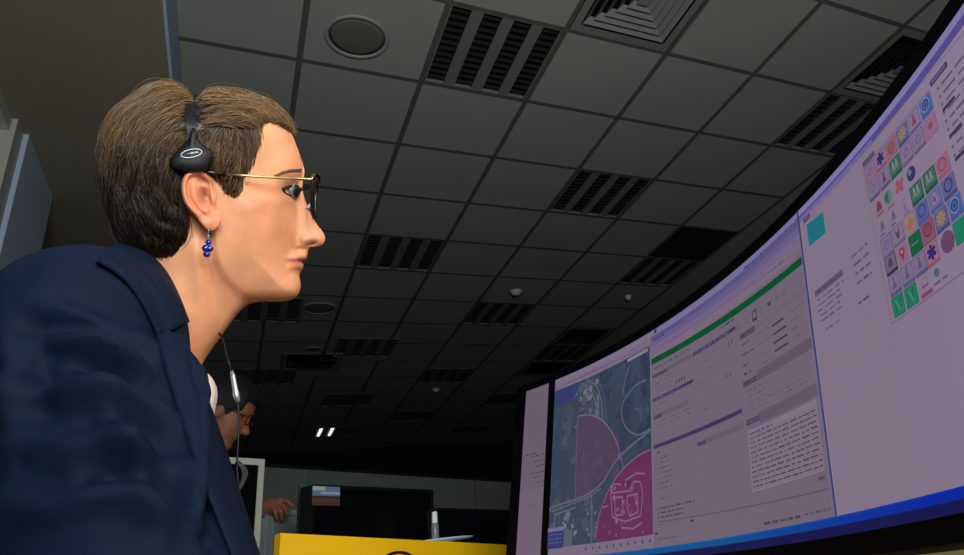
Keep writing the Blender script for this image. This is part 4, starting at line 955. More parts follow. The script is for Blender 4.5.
V1, Q1, uv1 = bake_head(); V2, Q2, uv2 = bake_ear(1); V3, Q3, uv3 = bake_ear(-1)
cE = lambda uv: np.concatenate([np.tile(np.array(lin((210, 132, 102))), (len(uv), 1)) * (1 - 0.35 * gau(uv[:, 0], uv[:, 1], 204, 197, 5, 8)[:, None]), np.ones((len(uv), 1))], 1)  # ear skin, with the shadow of the concha painted into the colour
# trunk and legs under the clothes, in one surface with the head
NB = H(160, 300, 0.0)                                  # base of the neck
def TO(a, b_, z): return np.array([NB[0] + a, HC[1] + b_, z])
def body_fn(P):
    f = cap(P, TO(-0.09, 0.0, NB[2] - 0.11), TO(-0.20, 0, 0.60), 0.055, 0.10); f = smin(f, cap(P, TO(-0.11, -0.07, NB[2] - 0.15), TO(-0.11, 0.07, NB[2] - 0.15), 0.035), 0.04)
    for s in (1, -1):
        f = smin(f, cap(P, TO(-0.2, 0.09 * s, 0.55), TO(0.22, 0.11 * s, 0.53), 0.075, 0.055), 0.04); f = smin(f, cap(P, TO(0.22, 0.11 * s, 0.52), TO(0.2, 0.11 * s, 0.09), 0.05, 0.035), 0.02); f = smin(f, cap(P, TO(0.19, 0.11 * s, 0.045), TO(0.34, 0.11 * s, 0.034), 0.034, 0.028), 0.02)
    return f
Vb, Qb = surface_nets(body_fn, np.array([NB[0] - 0.4, HC[1] - 0.3, -0.03]), np.array([NB[0] + 0.45, HC[1] + 0.3, NB[2] + 0.02]), 0.014)
Vb[:, 2] = np.maximum(Vb[:, 2], 0.004)
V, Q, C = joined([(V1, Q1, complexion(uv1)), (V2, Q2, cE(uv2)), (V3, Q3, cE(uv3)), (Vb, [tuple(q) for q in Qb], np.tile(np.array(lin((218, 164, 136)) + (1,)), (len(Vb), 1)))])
woman = mesh_obj('person', V - wroot, Q, skin)
woman.location = tuple(wroot)
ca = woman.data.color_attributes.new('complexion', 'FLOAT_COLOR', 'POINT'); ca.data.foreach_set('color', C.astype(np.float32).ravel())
tag(woman, 'woman in navy jacket and glasses, short brown hair, seated in profile facing the curved monitor', 'person')
def WL(p): return np.asarray(p) - wroot
# ---- eye (near side and far side), lashes, brow
eye_w = mat('eye_white', (104, 90, 84), rough=0.35, spec=0.6); iris_m = mat('iris', (24, 19, 16), rough=0.3, spec=0.3); lash_m = mat('lash', (20, 15, 14), rough=0.7); brow_m = mat('brow_hair', (92, 62, 44), rough=0.8)
eyh = float(h_head(np.array([289.0]), np.array([191.0]))[0])
for s in (1, -1):
    yc = eyh - 0.0088; c = H(289.3, 191.0, yc); c = c if s > 0 else c - 2 * hn * yc
    b = MB(); fw = hx * math.cos(0.62) + hn * s * math.sin(0.62); fw /= np.linalg.norm(fw); r = 0.0118
    prof = [(r * math.sin(t), r * math.cos(t)) for t in np.linspace(math.pi, 0.66, 16)]
    b.lathe([(max(a, 1e-4), h_) for a, h_ in prof], WL(c), eye_w, axis=fw, n=24); b.lathe([(r * math.sin(t) + 1e-4, r * math.cos(t) + 0.0001) for t in np.linspace(0.70, 0, 6)], WL(c), iris_m, axis=fw, n=20)
    b.build('eye', woman)
def skinpt(u, v, o): return H(u, v, float(h_head(np.array([float(u)]), np.array([float(v)]))[0]) + o)
def mirror(p): return p - 2 * hn * ((p - HC) @ hn)
for s in (1, -1):
    g = (lambda p: p) if s > 0 else mirror
    b = MB()
    up = spline([(282.5, 189.5), (286, 187.2), (291, 186.2), (296, 186.8), (300, 188.6), (302, 190.6)], 5); lo = spline([(283, 190.5), (287, 194.2), (292, 196), (297, 196)], 5)
    b.tube([WL(g(skinpt(u, v, 0.0022))) for u, v in up], [0.0008] + [0.0019] * (len(up) - 2) + [0.0010], lash_m, 6)
    b.tube([WL(g(skinpt(u, v, 0.0012))) for u, v in lo], [0.0005] + [0.0010] * (len(lo) - 2) + [0.0004], lash_m, 6)
    for k in range(12):
        u0, v0 = up[int(k * (len(up) - 1) / 11)]; p0 = skinpt(u0, v0, 0.002); p1 = p0 + hx * 0.0045 + hz * 0.0012 + hn * 0.004; p2 = p1 + hx * 0.002 + hz * 0.0026 + hn * 0.001
        b.tube([WL(g(p0)), WL(g(p1)), WL(g(p2))], [0.00035, 0.00025, 0.0001], lash_m, 4)
    b.build('eyelashes', woman)
    b = MB()
    for k in range(120):
        t = random.random(); u0 = 277 + 25 * t + random.uniform(-1, 1); v0 = 176.0 - 5.5 * math.sin(min(t * 1.25, 1) * 1.6) + random.uniform(-1.6, 1.6) * (0.5 + 0.5 * t)
        a = g(skinpt(u0, v0, 0.0008)); q = g(skinpt(u0 - 4.5, v0 + 0.2, 0.0012)); b.tube([WL(a), WL(q)], [0.00032, 0.0001], brow_m, 4)
    b.build('eyebrow', woman)

# ---- hair: a soft volume and strands laid over it
HO = spline([(297, 139), (295, 124), (287, 109), (273, 98), (255, 91), (238, 86.5), (222, 85.5), (209, 89), (200, 96.5), (194, 101), (187, 95), (175, 86), (160, 84), (148, 88), (137, 98), (125, 107), (115, 119), (109, 135), (105, 151), (103.5, 168), (107, 190), (111, 210), (119, 231), (127, 245), (142, 254), (160, 257), (173, 255), (180, 247), (187, 238), (190.5, 224), (187, 207), (182.5, 192), (183.5, 181), (189, 173), (199, 172.5), (211, 175.5), (219, 184), (227, 194), (235, 199.5), (241.5, 190), (244.5, 178), (250.5, 165), (259, 146), (259.5, 131), (267, 123.5), (285, 131)], 3, True)
def hair_fn(P):
    q = (P - HC) @ HM; y = np.abs(q[..., 1]); Pn = P + hn * (y - q[..., 1])[..., None]
    U, Vv = px(Pn); U = U.astype(float); Vv = Vv.astype(float)
    out = np.full(U.shape, 0.05); m = (U > 85) & (U < 312) & (Vv > 70) & (Vv < 272)
    if m.any():
        u, v = U[m], Vv[m]
        d = polydist(u, v, HO) * 0.00108; hh = h_head(u, v, False)
        thick = 0.0035 + 0.013 * sstep(d, 0.0, 0.030) * sstep(u, 262, 225) if False else 0.0035 + 0.012 * sstep(d, 0.0, 0.030) * (1 - sstep(u, 222, 262))
        fs = (y[m] - hh - thick) * 0.75
        cen = H(182, 165, 0.0); e = ell(Pn[m], cen, (0.094, 0.080, 0.094), HM)
        nap = ell(Pn[m], H(150, 210, 0.0), (0.060, 0.066, 0.064), HM)
        f = smin(smin(fs, e, 0.012), nap, 0.015)
        an = np.arctan2(v - 190, u - 194); rr_ = np.hypot(u - 194, v - 190)
        tuft = np.where(u < 199, np.sin(rr_ * 0.36 + 1.4 * np.sin(an * 4) + 30 * y[m]) + 0.6 * np.sin(rr_ * 0.75 + 2.0 * np.sin(an * 7) + 50 * y[m]), np.where(v < 130, np.sin((v - 0.45 * u) * 0.32 + 60 * y[m]) + 0.5 * np.sin((v - 0.3 * u) * 0.7), 0.5 * np.sin(u * 0.55)))
        f = f - 0.0021 * tuft * sstep(d, 0.0, 0.02)
        out[m] = smax(f, -d, 0.014)
    return out
b0 = HC - 0.16; b1 = HC + 0.16
Vh, Qh = surface_nets(hair_fn, b0, b1, 0.004); Vh = smooth_mesh(Vh, Qh, 3)
def hair_material(name, dark, light):
    m = bpy.data.materials.new(name); m.use_nodes = True; nt = m.node_tree; b = nt.nodes['Principled BSDF']
    ge = nt.nodes.new('ShaderNodeNewGeometry'); at_ = nt.nodes.new('ShaderNodeAttribute'); at_.attribute_name = 'tone'
    md = nt.nodes.new('ShaderNodeMath'); md.operation = 'MULTIPLY_ADD'; md.inputs[1].default_value = 0.55
    nt.links.new(ge.outputs['Random Per Island'], md.inputs[0]); nt.links.new(at_.outputs['Fac'], md.inputs[2])
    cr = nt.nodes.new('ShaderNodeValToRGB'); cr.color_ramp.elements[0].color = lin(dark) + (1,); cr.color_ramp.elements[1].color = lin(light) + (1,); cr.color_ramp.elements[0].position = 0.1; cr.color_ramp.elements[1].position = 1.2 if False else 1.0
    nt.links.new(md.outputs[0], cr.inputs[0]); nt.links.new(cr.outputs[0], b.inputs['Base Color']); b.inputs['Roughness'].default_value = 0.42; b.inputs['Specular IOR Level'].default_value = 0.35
    return m
hair_m = hair_material('brown_hair', (20, 14, 10), (138, 104, 70))
def flow(u, v):
    if u > 199:
        if v < 128: d = (1.0, -0.35 + 0.9 * sstep(np.array(u), 225, 290)) if v < 100 else (0.95, -0.45 + 0.75 * float(sstep(np.array(u), 225, 285)))
        else:
            t = float(sstep(np.array(u), 215, 250)); d = (-0.25 + 0.45 * t, 1.0)
        return d
    r = (u - 196, v - 185); return (r[1] * 0.6 - 2, -r[0] * 0.9 + 34) if v < 185 else (0.25 - 0.6 * (u < 120), 1.0)
bv = BVHTree.FromPolygons([tuple(p) for p in Vh], [tuple(map(int, q)) for q in Qh])
sv, sf, tone = [], [], []
U0, V0 = px(Vh); ylat = (Vh - HC) @ hn
cand = np.arange(len(Vh)); wgt = np.where(ylat > -0.02, 1.0, 0.45); wgt /= wgt.sum()
nst = 15000
pick = rng.choice(cand, nst, p=wgt)
for si in pick:
    p = Vector(Vh[si]) + Vector(rng.normal(0, 0.0015, 3)); L = rng.uniform(0.03, 0.075); u, v = px(np.array(p))
    if u > 205 and v > 128: L *= 0.45
    n_ = 9; st_ = L / n_; pts = []; lift = rng.uniform(0.0004, 0.0042) + (rng.uniform(0.001, 0.005) if rng.random() < 0.04 else 0); jit = rng.normal(0, 0.15)
    for k in range(n_ + 1):
        loc, nor, _, _ = bv.find_nearest(p)
        if loc is None: break
        t = k / n_; o = 0.0004 + lift * math.sin(math.pi * min(1, t * 0.9 + 0.05)) + (0.0012 * t if rng.random() < .3 else 0)
        q = loc + nor * o; pts.append(np.array(q)); u, v = px(np.array(loc)); a, c = flow(float(u), float(v)); L_ = math.hypot(a, c) + 1e-9
        a, c = a / L_, c / L_; a, c = a * math.cos(jit) - c * math.sin(jit), a * math.sin(jit) + c * math.cos(jit)
        d = Vector(hx * a - hz * c); d -= nor * d.dot(nor)
        if d.length < 1e-5: break
        p = loc + d.normalized() * st_
    if len(pts) < 4: continue
    uu, vv = px(pts[0]); vv = float(vv); uu = float(uu)
    tn = -0.20 + 0.58 * float(sstep(np.array(-vv), -165, -90)) + (0.10 if uu > 199 else 0.0) - 0.12 * float(sstep(np.array(vv), 170, 230))  # highlight on the crown and shade lower down painted into the strand colour
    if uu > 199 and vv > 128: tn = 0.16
    rad = rng.uniform(0.00022, 0.00046); k0 = len(sv); m = len(pts); nr = None
    for k, q in enumerate(pts):
        tg = pts[min(k + 1, m - 1)] - pts[max(k - 1, 0)]; tg /= np.linalg.norm(tg) + 1e-12
        if nr is None: nr = np.cross(tg, hn); 
        nr = nr - tg * (nr @ tg); nr /= np.linalg.norm(nr) + 1e-12; bn = np.cross(tg, nr); rr = rad * (1 - 0.8 * (k / (m - 1)) ** 2)
        for j in range(3):
            a = 2.094 * j; sv.append(q + rr * (math.cos(a) * nr + math.sin(a) * bn)); tone.append(tn)
    for k in range(m - 1):
        for j in range(3): sf.append((k0 + 3 * k + j, k0 + 3 * k + (j + 1) % 3, k0 + 3 * k + 3 + (j + 1) % 3, k0 + 3 * k + 3 + j))
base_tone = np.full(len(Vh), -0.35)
ns = len(Vh)
hv = np.concatenate([Vh, np.array(sv)]); hf = [tuple(map(int, q)) for q in Qh] + [tuple(i + ns for i in f) for f in sf]
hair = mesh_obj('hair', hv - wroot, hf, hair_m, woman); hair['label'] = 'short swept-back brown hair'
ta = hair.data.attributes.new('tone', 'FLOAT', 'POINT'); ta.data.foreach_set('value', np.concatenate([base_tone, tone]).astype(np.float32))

# ---- jacket
navy = mat('navy_wool', (4, 18, 40), rough=0.75, noise=0.12, nscale=260, bump=0.8, bscale=13, bdist=0.012, spec=0.12)
SHR = aty(82, 345, 0.62); ELB = aty(148, 665, 0.55)
def jacket_fn(P):
    yo = HC[1]
    f = cap(P, aty(80, 362, yo), aty(92, 650, yo), 0.078, 0.130)
    f = smin(f, cap(P, aty(142, 408, yo), aty(134, 600, yo), 0.046, 0.098), 0.03)
    f = smin(f, cap(P, aty(88, 352, yo), aty(46, 500, yo), 0.058, 0.112), 0.035)
    a = aty(86, 328, yo - 0.05); b_ = SHR + np.array([0, 0, 0.006])
    f = smin(f, cap(P, a, b_, 0.046, 0.064), 0.03)                       # her right shoulder
    f = smin(f, cap(P, SHR, ELB, 0.064, 0.066), 0.018)                   # upper sleeve
    f = smin(f, ell(P, SHR + np.array([-0.005, -0.002, -0.006]), (0.062, 0.062, 0.080)), 0.015)
    mi = lambda p: np.array([p[0], 2 * yo - p[1], p[2]])
    f = smin(f, cap(P, mi(a), mi(b_), 0.046, 0.060), 0.05); f = smin(f, cap(P, mi(SHR), mi(ELB), 0.060, 0.058), 0.03)
    # opening for the neck
    f = smax(f, -cap(P, aty(150, 345, yo), H(185, 262, 0.0), 0.050, 0.066), 0.006)
    return f
Vj, Qj = surface_nets(jacket_fn, np.array([-0.56, HC[1] - 0.40, CAMZ - 0.22]), np.array([0.16, HC[1] + 0.40, CAMZ + 0.46]), 0.0046); Vj = smooth_mesh(Vj, Qj, 4)
# creases: ridges with a groove along one side, laid on the cloth
jb = BVHTree.FromPolygons([tuple(p) for p in Vj], [tuple(map(int, q)) for q in Qj])
def hit(u, v):
    loc, nor, _, _ = jb.ray_cast(Vector(CAM), Vector(ray(u, v)).normalized()); return None if loc is None else np.array(loc)
FOLDS = [([(36, 340), (66, 343), (100, 346), (128, 356), (146, 372)], 0.0075, 0.0085), ([(20, 305), (60, 312), (100, 328), (140, 340), (160, 352)], 0.0040, 0.012), ([(168, 338), (180, 358), (190, 388), (195, 430), (198, 480), (200, 525)], 0.0085, 0.008),
 ([(10, 388), (50, 392), (110, 388), (150, 402), (182, 426)], 0.0062, 0.010), ([(20, 440), (70, 446), (120, 440), (160, 460), (186, 474)], 0.0055, 0.012), ([(0, 500), (60, 508), (120, 500), (160, 516), (186, 530)], 0.0070, 0.011),
 ([(48, 262), (80, 258), (112, 270), (134, 292), (150, 316)], 0.0038, 0.011), ([(96, 392), (122, 430), (144, 470), (160, 540)], 0.0045, 0.010), ([(30, 360), (60, 372), (96, 380), (130, 402)], 0.0038, 0.009), ([(60, 470), (92, 486), (130, 484), (160, 500)], 0.0040, 0.010), ([(8, 330), (14, 380), (12, 440)], 0.005, 0.012)]
nJ = np.zeros_like(Vj)
for k in range(4):
    fnrm = np.cross(Vj[Qj[:, 2]] - Vj[Qj[:, 0]], Vj[Qj[:, 3]] - Vj[Qj[:, 1]])
    for q in range(3): nJ[:, q] += np.bincount(Qj[:, k], fnrm[:, q], minlength=len(Vj))
nJ /= np.linalg.norm(nJ, axis=1)[:, None] + 1e-12
disp = np.zeros(len(Vj))
for pl, am, wd in FOLDS:
    hp_ = [hit(u, v) for u, v in spline(pl, 5)]; hp_ = [p for p in hp_ if p is not None]
    wd *= 0.78; d = np.full(len(Vj), 1e9); sg = np.zeros(len(Vj)); tt = np.zeros(len(Vj))
    for i_, (q0, q1) in enumerate(zip(hp_, hp_[1:])):
        e_ = q1 - q0; t = np.clip(((Vj - q0) @ e_) / (e_ @ e_ + 1e-12), 0, 1); w_ = Vj - q0 - t[:, None] * e_; dd_ = np.linalg.norm(w_, axis=1)
        m = dd_ < d; d = np.where(m, dd_, d); sg = np.where(m, np.sign((np.cross(e_, w_) * nJ).sum(1)), sg); tt = np.where(m, (i_ + t) / max(1, len(hp_) - 1), tt)
    env = np.sin(np.pi * np.clip(tt, 0.04, 0.96)) ** 0.6; x = sg * d
    disp += 1.9 * am * env * (np.exp(-(d / wd) ** 2) - 0.9 * np.exp(-((x - 1.7 * wd) / (1.1 * wd)) ** 2))
Vj = Vj + nJ * disp[:, None]
jack = mesh_obj('jacket', Vj - wroot, Qj, navy, woman); jack['label'] = 'navy blue tailored jacket'
jb = BVHTree.FromPolygons([tuple(p) for p in Vj], [tuple(map(int, q)) for q in Qj])
def onj(u, v, off):
    d = Vector(ray(u, v)).normalized(); loc, nor, _, _ = jb.ray_cast(Vector(CAM), d)
    if loc is None:
        return aty(u, v, HC[1] - 0.025) - ray(u, v) * off
    if nor.dot(d) > 0: nor = -nor
    return np.array(loc + nor * off)
def flap(name, L_, R_, nu, nvv, off, th, mt, parent, bulge=0.0, fn=None):
    """cloth patch between two edge polylines (photo positions dropped onto the jacket), with real thickness"""
    L_ = spline(L_, 6); R_ = spline(R_, 6)
    rs = lambda A: np.stack([np.interp(np.linspace(0, 1, nu), np.linspace(0, 1, len(A)), A[:, k]) for k in range(2)], 1)
    L_, R_ = rs(L_), rs(R_); top = []; bot = []
    for i in range(nu):
        for j in range(nvv):
            t = j / (nvv - 1); q = L_[i] * (1 - t) + R_[i] * t; b_ = bulge * math.sin(math.pi * t)
            p = (fn or onj)(q[0], q[1], off + b_); top.append(p); d = (p - CAM) / np.linalg.norm(p - CAM); bot.append(p + d * th)
    n = nu * nvv; V = np.array(top + bot)
    # even out the patch so that it hangs as one piece of cloth
    G = V.reshape(2, nu, nvv, 3)
    for _ in range(30):
        A = G.copy(); A[:, 1:-1] = 0.5 * G[:, 1:-1] + 0.25 * (G[:, :-2] + G[:, 2:]); G = A
    V = G.reshape(-1, 3); Q = []
    for i in range(nu - 1):
        for j in range(nvv - 1):
            a = i * nvv + j; Q += [(a, a + 1, a + nvv + 1, a + nvv), (n + a, n + a + nvv, n + a + nvv + 1, n + a + 1)]
    for i in range(nu - 1):
        for j in (0, nvv - 1):
            a, b_ = i * nvv + j, (i + 1) * nvv + j; Q.append((a, b_, n + b_, n + a) if j == 0 else (b_, a, n + a, n + b_))
    for j in range(nvv - 1):
        for i in (0, nu - 1):
            a, b_ = i * nvv + j, i * nvv + j + 1; Q.append((b_, a, n + a, n + b_) if i == 0 else (a, b_, n + b_, n + a))
    return mesh_obj(name, V - wroot, Q, mt, parent)
lapel = flap('lapel', [(152, 334), (164, 372), (182, 425), (201, 480), (226, 552), (248, 620)], [(182, 337), (192, 362), (206, 395), (224, 440), (243, 500), (257, 553), (272, 610)], 40, 8, 0.0035, 0.005, navy, jack, 0.002)
def oncol(u, v, off):
    # the stand collar wraps the neck: a cone a little wider than the neck
    t = (v - 250) / 90.0; y = 0.070 + 0.014 * t
    loc, nor, _, _ = jb.ray_cast(Vector(CAM), Vector(ray(u, v)).normalized())
    if loc is not None: return np.array(loc) - ray(u, v) * off
    return H(u, v, y * math.sqrt(max(0.05, 1 - ((u - 146) / 95.0) ** 2)) + off)
collar = flap('collar', [(96, 262), (122, 276), (143, 304), (158, 336)], [(116, 243), (150, 251), (173, 278), (190, 322)], 26, 8, 0.005, 0.006, navy, jack, 0.003, oncol)
# ---- shirt under the jacket
shirt_m = mat('shirt_white', (214, 200, 196), rough=0.8)
def shirt_fn(P): return smin(cap(P, aty(188, 398, HC[1]), aty(186, 418, HC[1]), 0.0245, 0.020), cap(P, aty(160, 395, HC[1]), aty(160, 450, HC[1]), 0.04), 0.02)
Vs, Qs = surface_nets(shirt_fn, aty(150, 480, HC[1]) - 0.12, aty(190, 380, HC[1]) + 0.12, 0.006)
mesh_obj('shirt', Vs - wroot, Qs, shirt_m, woman)
# ---- glasses
gold = mat('gold_metal', (196, 172, 128), rough=0.3, metal=1.0); blackf = mat('black_acetate', (10, 10, 11), rough=0.25); clearp = mat('clear_pad', (205, 190, 178), rough=0.3)
lens_m = bpy.data.materials.new('lens'); lens_m.use_nodes = True; nt = lens_m.node_tree; nt.nodes.remove(nt.nodes['Principled BSDF'])
tr = nt.nodes.new('ShaderNodeBsdfTransparent'); tr.inputs[0].default_value = (0.93, 0.93, 0.93, 1); gl = nt.nodes.new('ShaderNodeBsdfGlossy'); gl.inputs['Roughness'].default_value = 0.03; mx = nt.nodes.new('ShaderNodeMixShader'); fr = nt.nodes.new('ShaderNodeFresnel'); fr.inputs[0].default_value = 1.35
mx.inputs[0].default_value = 0.05; nt.links.new(tr.outputs[0], mx.inputs[1]); nt.links.new(gl.outputs[0], mx.inputs[2]); nt.links.new(mx.outputs[0], nt.nodes['Material Output'].inputs[0])
gO = H(313, 200, 0.0); glas = tag(empty('glasses', tuple(gO)), 'glasses with gold temple and black rims worn by the woman in the navy jacket', 'glasses')
GL = lambda p: np.asarray(p) - gO
gu = (H(316.0, 180.5) - H(310.8, 226)); gu /= np.linalg.norm(gu)                    # up direction of the front
def front(y, h, x=0.0):   # wraps back a little to the sides
    return gO + hn * y + gu * h + hx * (x + 0.0015 - 1.1 * max(0, abs(y) - 0.018) ** 2 / 0.05 * 0.25)
RIM = [(0.0085, 0.012), (0.012, 0.0185), (0.024, 0.0215), (0.044, 0.0215), (0.060, 0.0205), (0.0625, 0.012), (0.0600, -0.006), (0.052, -0.021), (0.038, -0.0265), (0.022, -0.024), (0.0125, -0.012), (0.0085, 0.0)]
rim = spline(RIM, 4, True)
b = MB()
for s in (1, -1): b.tube([GL(front(s * y, h)) for y, h in list(rim) + [rim[0], rim[1]]], 0.0021, blackf, 8, False)
b.tube([GL(front(y, 0.0185, 0.0012)) for y in np.linspace(-0.013, 0.013, 7)], 0.0018, gold, 8)
b.build('frame', glas)
for s in (1, -1):
    b = MB(); n = len(rim); c = rim.mean(0); b.add([GL(front(s * y, h)) for y, h in rim] + [GL(front(s * c[0], c[1], 0.001))], [(k, (k + 1) % n, n) if s > 0 else ((k + 1) % n, k, n) for k in range(n)], lens_m, True); b.build('lens', glas)
    g = (lambda p: p) if s > 0 else mirror
    b = MB(); b.tube([GL(g(q)) for q in (front(0.0605, 0.0205), H(311, 179.6, 0.0655), H(290, 178.4, 0.0715), H(255, 176.4, 0.0765), H(223, 174.2, 0.0795))], [0.0022, 0.0019, 0.0017, 0.0015, 0.0015], gold, 8)
    tm = b.build('temple', glas); b = MB(); b.tube([GL(g(q)) for q in (H(226, 174.4, 0.0795), H(212, 172.6, 0.0805), H(199, 171, 0.080), H(190, 174, 0.079), H(184, 184, 0.078))], [0.0016, 0.0024, 0.0025, 0.0025, 0.0018], blackf, 8); b.build('temple_tip', tm)
    b = MB(); b.tube([GL(front(s * 0.0095, -0.004)), GL(front(s * 0.009, -0.006, -0.005)), GL(front(s * 0.0105, -0.012, -0.007))], [0.0006, 0.0009, 0.002], clearp, 8); b.build('nose_pad', glas)
# ---- headset
hsb = mat('headset_black', (10, 11, 13), rough=0.5, spec=0.25); silver = mat('silver', (160, 165, 170), rough=0.4, metal=0.8); hO = H(191, 155, 0.09)
head = tag(empty('headset', tuple(hO)), 'black headset over short brown hair, with a silver oval on its temple pad', 'headset'); HL = lambda p: np.asarray(p) - hO
b = MB(); near = [H(193, 140, 0.0885), H(191.5, 126, 0.0885), H(190.5, 113, 0.080), H(190.5, 103, 0.062), H(191, 97, 0.038), H(192, 94.5, 0.012)]
path = spline(near + [mirror(p) for p in near[::-1]], 5)
vs = []; fs = []
for k, p in enumerate(path):
    tg = path[min(k + 1, len(path) - 1)] - path[max(k - 1, 0)]; tg /= np.linalg.norm(tg); o = np.cross(tg, hx); o /= np.linalg.norm(o)
    for a, c in ((-0.0046, -0.0012), (0.0046, -0.0012), (0.0046, 0.0014), (-0.0046, 0.0014)): vs.append(HL(p + hx * a + o * c))
for k in range(len(path) - 1):
    for j in range(4): fs.append((4 * k + j, 4 * k + (j + 1) % 4, 4 * k + 4 + (j + 1) % 4, 4 * k + 4 + j))
fs += [(3, 2, 1, 0), tuple(4 * (len(path) - 1) + j for j in range(4))]
b.add(vs, fs, hsb, False); b.build('headband', head)
PAD = spline([(191.5, 129), (188, 139), (182, 146), (173, 155), (169, 162), (171.5, 168.5), (180, 171), (190, 172.5), (202, 171.5), (209, 168), (213.5, 158), (211, 150.5), (204, 145.5), (198, 139), (195.5, 129)], 4, True)
for s in (1, -1):
    g = (lambda p: p) if s > 0 else mirror
    c = np.array([191.0, 157.0]); vs = []; n = len(PAD); lay = ((1.0, 0.078), (1.0, 0.090), (0.95, 0.0945), (0.82, 0.0965), (0.4, 0.0975))
    for k_, y in lay:
        for q in PAD: uv = c + (q - c) * k_; vs.append(HL(g(H(uv[0], uv[1], y))))
    fs = [(i * n + j, i * n + (j + 1) % n, (i + 1) * n + (j + 1) % n, (i + 1) * n + j) for i in range(len(lay) - 1) for j in range(n)] + [tuple(range((len(lay) - 1) * n, len(lay) * n))]
    b = MB(); b.add(vs, [f if s < 0 else f[::-1] for f in fs], hsb, True); pad = b.build('temple_pad', head)
    if s > 0:
        b = MB(); e = [(191.5 + 10.5 * math.cos(t) * math.cos(-.18) - 4.0 * math.sin(t) * math.sin(-.18), 153.5 + 10.5 * math.cos(t) * math.sin(-.18) + 4.0 * math.sin(t) * math.cos(-.18)) for t in np.linspace(0, 2 * math.pi, 29)]
        b.tube([HL(H(u, v, 0.0982)) for u, v in e], 0.0007, silver, 6, False)
        b.tube([HL(H(185, 154.6, 0.0980)), HL(H(198, 152.4, 0.0980))], 0.0012, silver, 6); bd = b.build('badge', pad); bd['label'] = 'silver oval badge'
cy = HC[1] - 0.02
b = MB(); b.tube([HL(q) for q in spline([mirror(H(196, 172, 0.080)), mirror(H(190, 240, 0.078)), mirror(H(196, 300, 0.062)), aty(221, 336, cy + 0.05), aty(227, 356, cy), aty(232, 372, cy)], 6)], 0.0011, hsb, 6)
b.tube([HL(q) for q in spline([aty(237.5, 398, cy), aty(239, 420, cy), aty(238, 445, cy), aty(237, 470, cy), aty(240, 500, cy), aty(238, 560, cy)], 6)], 0.0011, hsb, 6); b.build('cable', head)
b = MB(); b.tube([HL(aty(231.5, 370, cy)), HL(aty(233, 376, cy)), HL(aty(235.5, 390, cy)), HL(aty(236.2, 394, cy)), HL(aty(238, 402, cy))], [0.0012, 0.0024, 0.0026, 0.0034, 0.0022], silver, 10); ip = b.build('inline_control', head); ip['label'] = 'silver inline control on the cable'
b = MB()
for k in range(3): b.tube([HL(q) for q in spline([aty(236 + k, 462, cy), aty(243 + 2 * k, 472, cy), aty(240 + k, 486, cy), aty(235, 494 + k, cy), aty(237, 505, cy)], 5)], 0.0016, hsb, 6)
b.build('cable_clip', head)
# ---- earring
eO = H(209, 229, 0.082); ear = tag(empty('earring', tuple(eO)), 'dangling earring with dark blue beads below the ear with the silver hook', 'earring'); EL = lambda p: np.asarray(p) - eO
b = MB(); b.tube([EL(q) for q in spline([H(210.5, 227, 0.079), H(209, 229.5, 0.086), H(208.2, 234, 0.085), H(208, 238, 0.084)], 4)], 0.0006, silver, 6)
for v in (233.5, 236, 238.5): b.lathe([(0.0001, -0.0011), (0.0009, -0.0006), (0.0011, 0), (0.0009, 0.0006), (0.0001, 0.0011)], EL(H(208.1, v, 0.0845)), silver, n=10)
b.build('hook', ear)
bead = mat('blue_bead', (18, 30, 120), rough=0.12, spec=0.8)
sph = lambda r: [(max(1e-5, r * math.sin(t)), -r * math.cos(t)) for t in np.linspace(0, math.pi, 9)]
for u, v, r in ((208.6, 242.2, .0030), (205.8, 248.2, .0037), (209.6, 248.6, .0036), (206.8, 254.2, .0034)):
    b = MB(); b.lathe(sph(r), EL(H(u, v, 0.0845)), bead, n=14); b.build('bead', ear)

# ================================================================== the person behind, leaning on the box
D2 = 2.75
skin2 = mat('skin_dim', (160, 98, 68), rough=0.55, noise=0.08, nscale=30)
F2 = np.array([0.86, -0.22, -0.46]); F2 /= np.linalg.norm(F2); U2 = np.array([0.45, -0.05, 0.89]); U2 -= F2 * (U2 @ F2); U2 /= np.linalg.norm(U2); S2 = np.cross(F2, U2)
M2 = np.stack([F2, S2, U2], 1); C2 = at(225, 413, D2); h2 = lambda a, s, c: C2 + M2 @ np.array([a, s, c])
NK = C2 + np.array([-0.07, 0.02, -0.15]); SH2 = C2 + np.array([-0.12, -0.16, -0.27]); SH2l = C2 + np.array([-0.10, 0.20, -0.27])
bx, be, bn, bw = BOXTOP
W2 = at(266.5, 508.5, 2.52); EL2 = at(222, 528, 2.50)
K1 = at(281, 503, 2.51)
FING = [((281.5, 501.0), (288.5, 502.0), (293.0, 506.5), .0078), ((280.5, 503.5), (285.5, 508.5), (288.5, 516.5), .0082), ((277.5, 505.0), (281.0, 512.0), (282.0, 519.8), .0082), ((273.5, 506.0), (275.5, 513.0), (277.0, 518.8), .0072)]
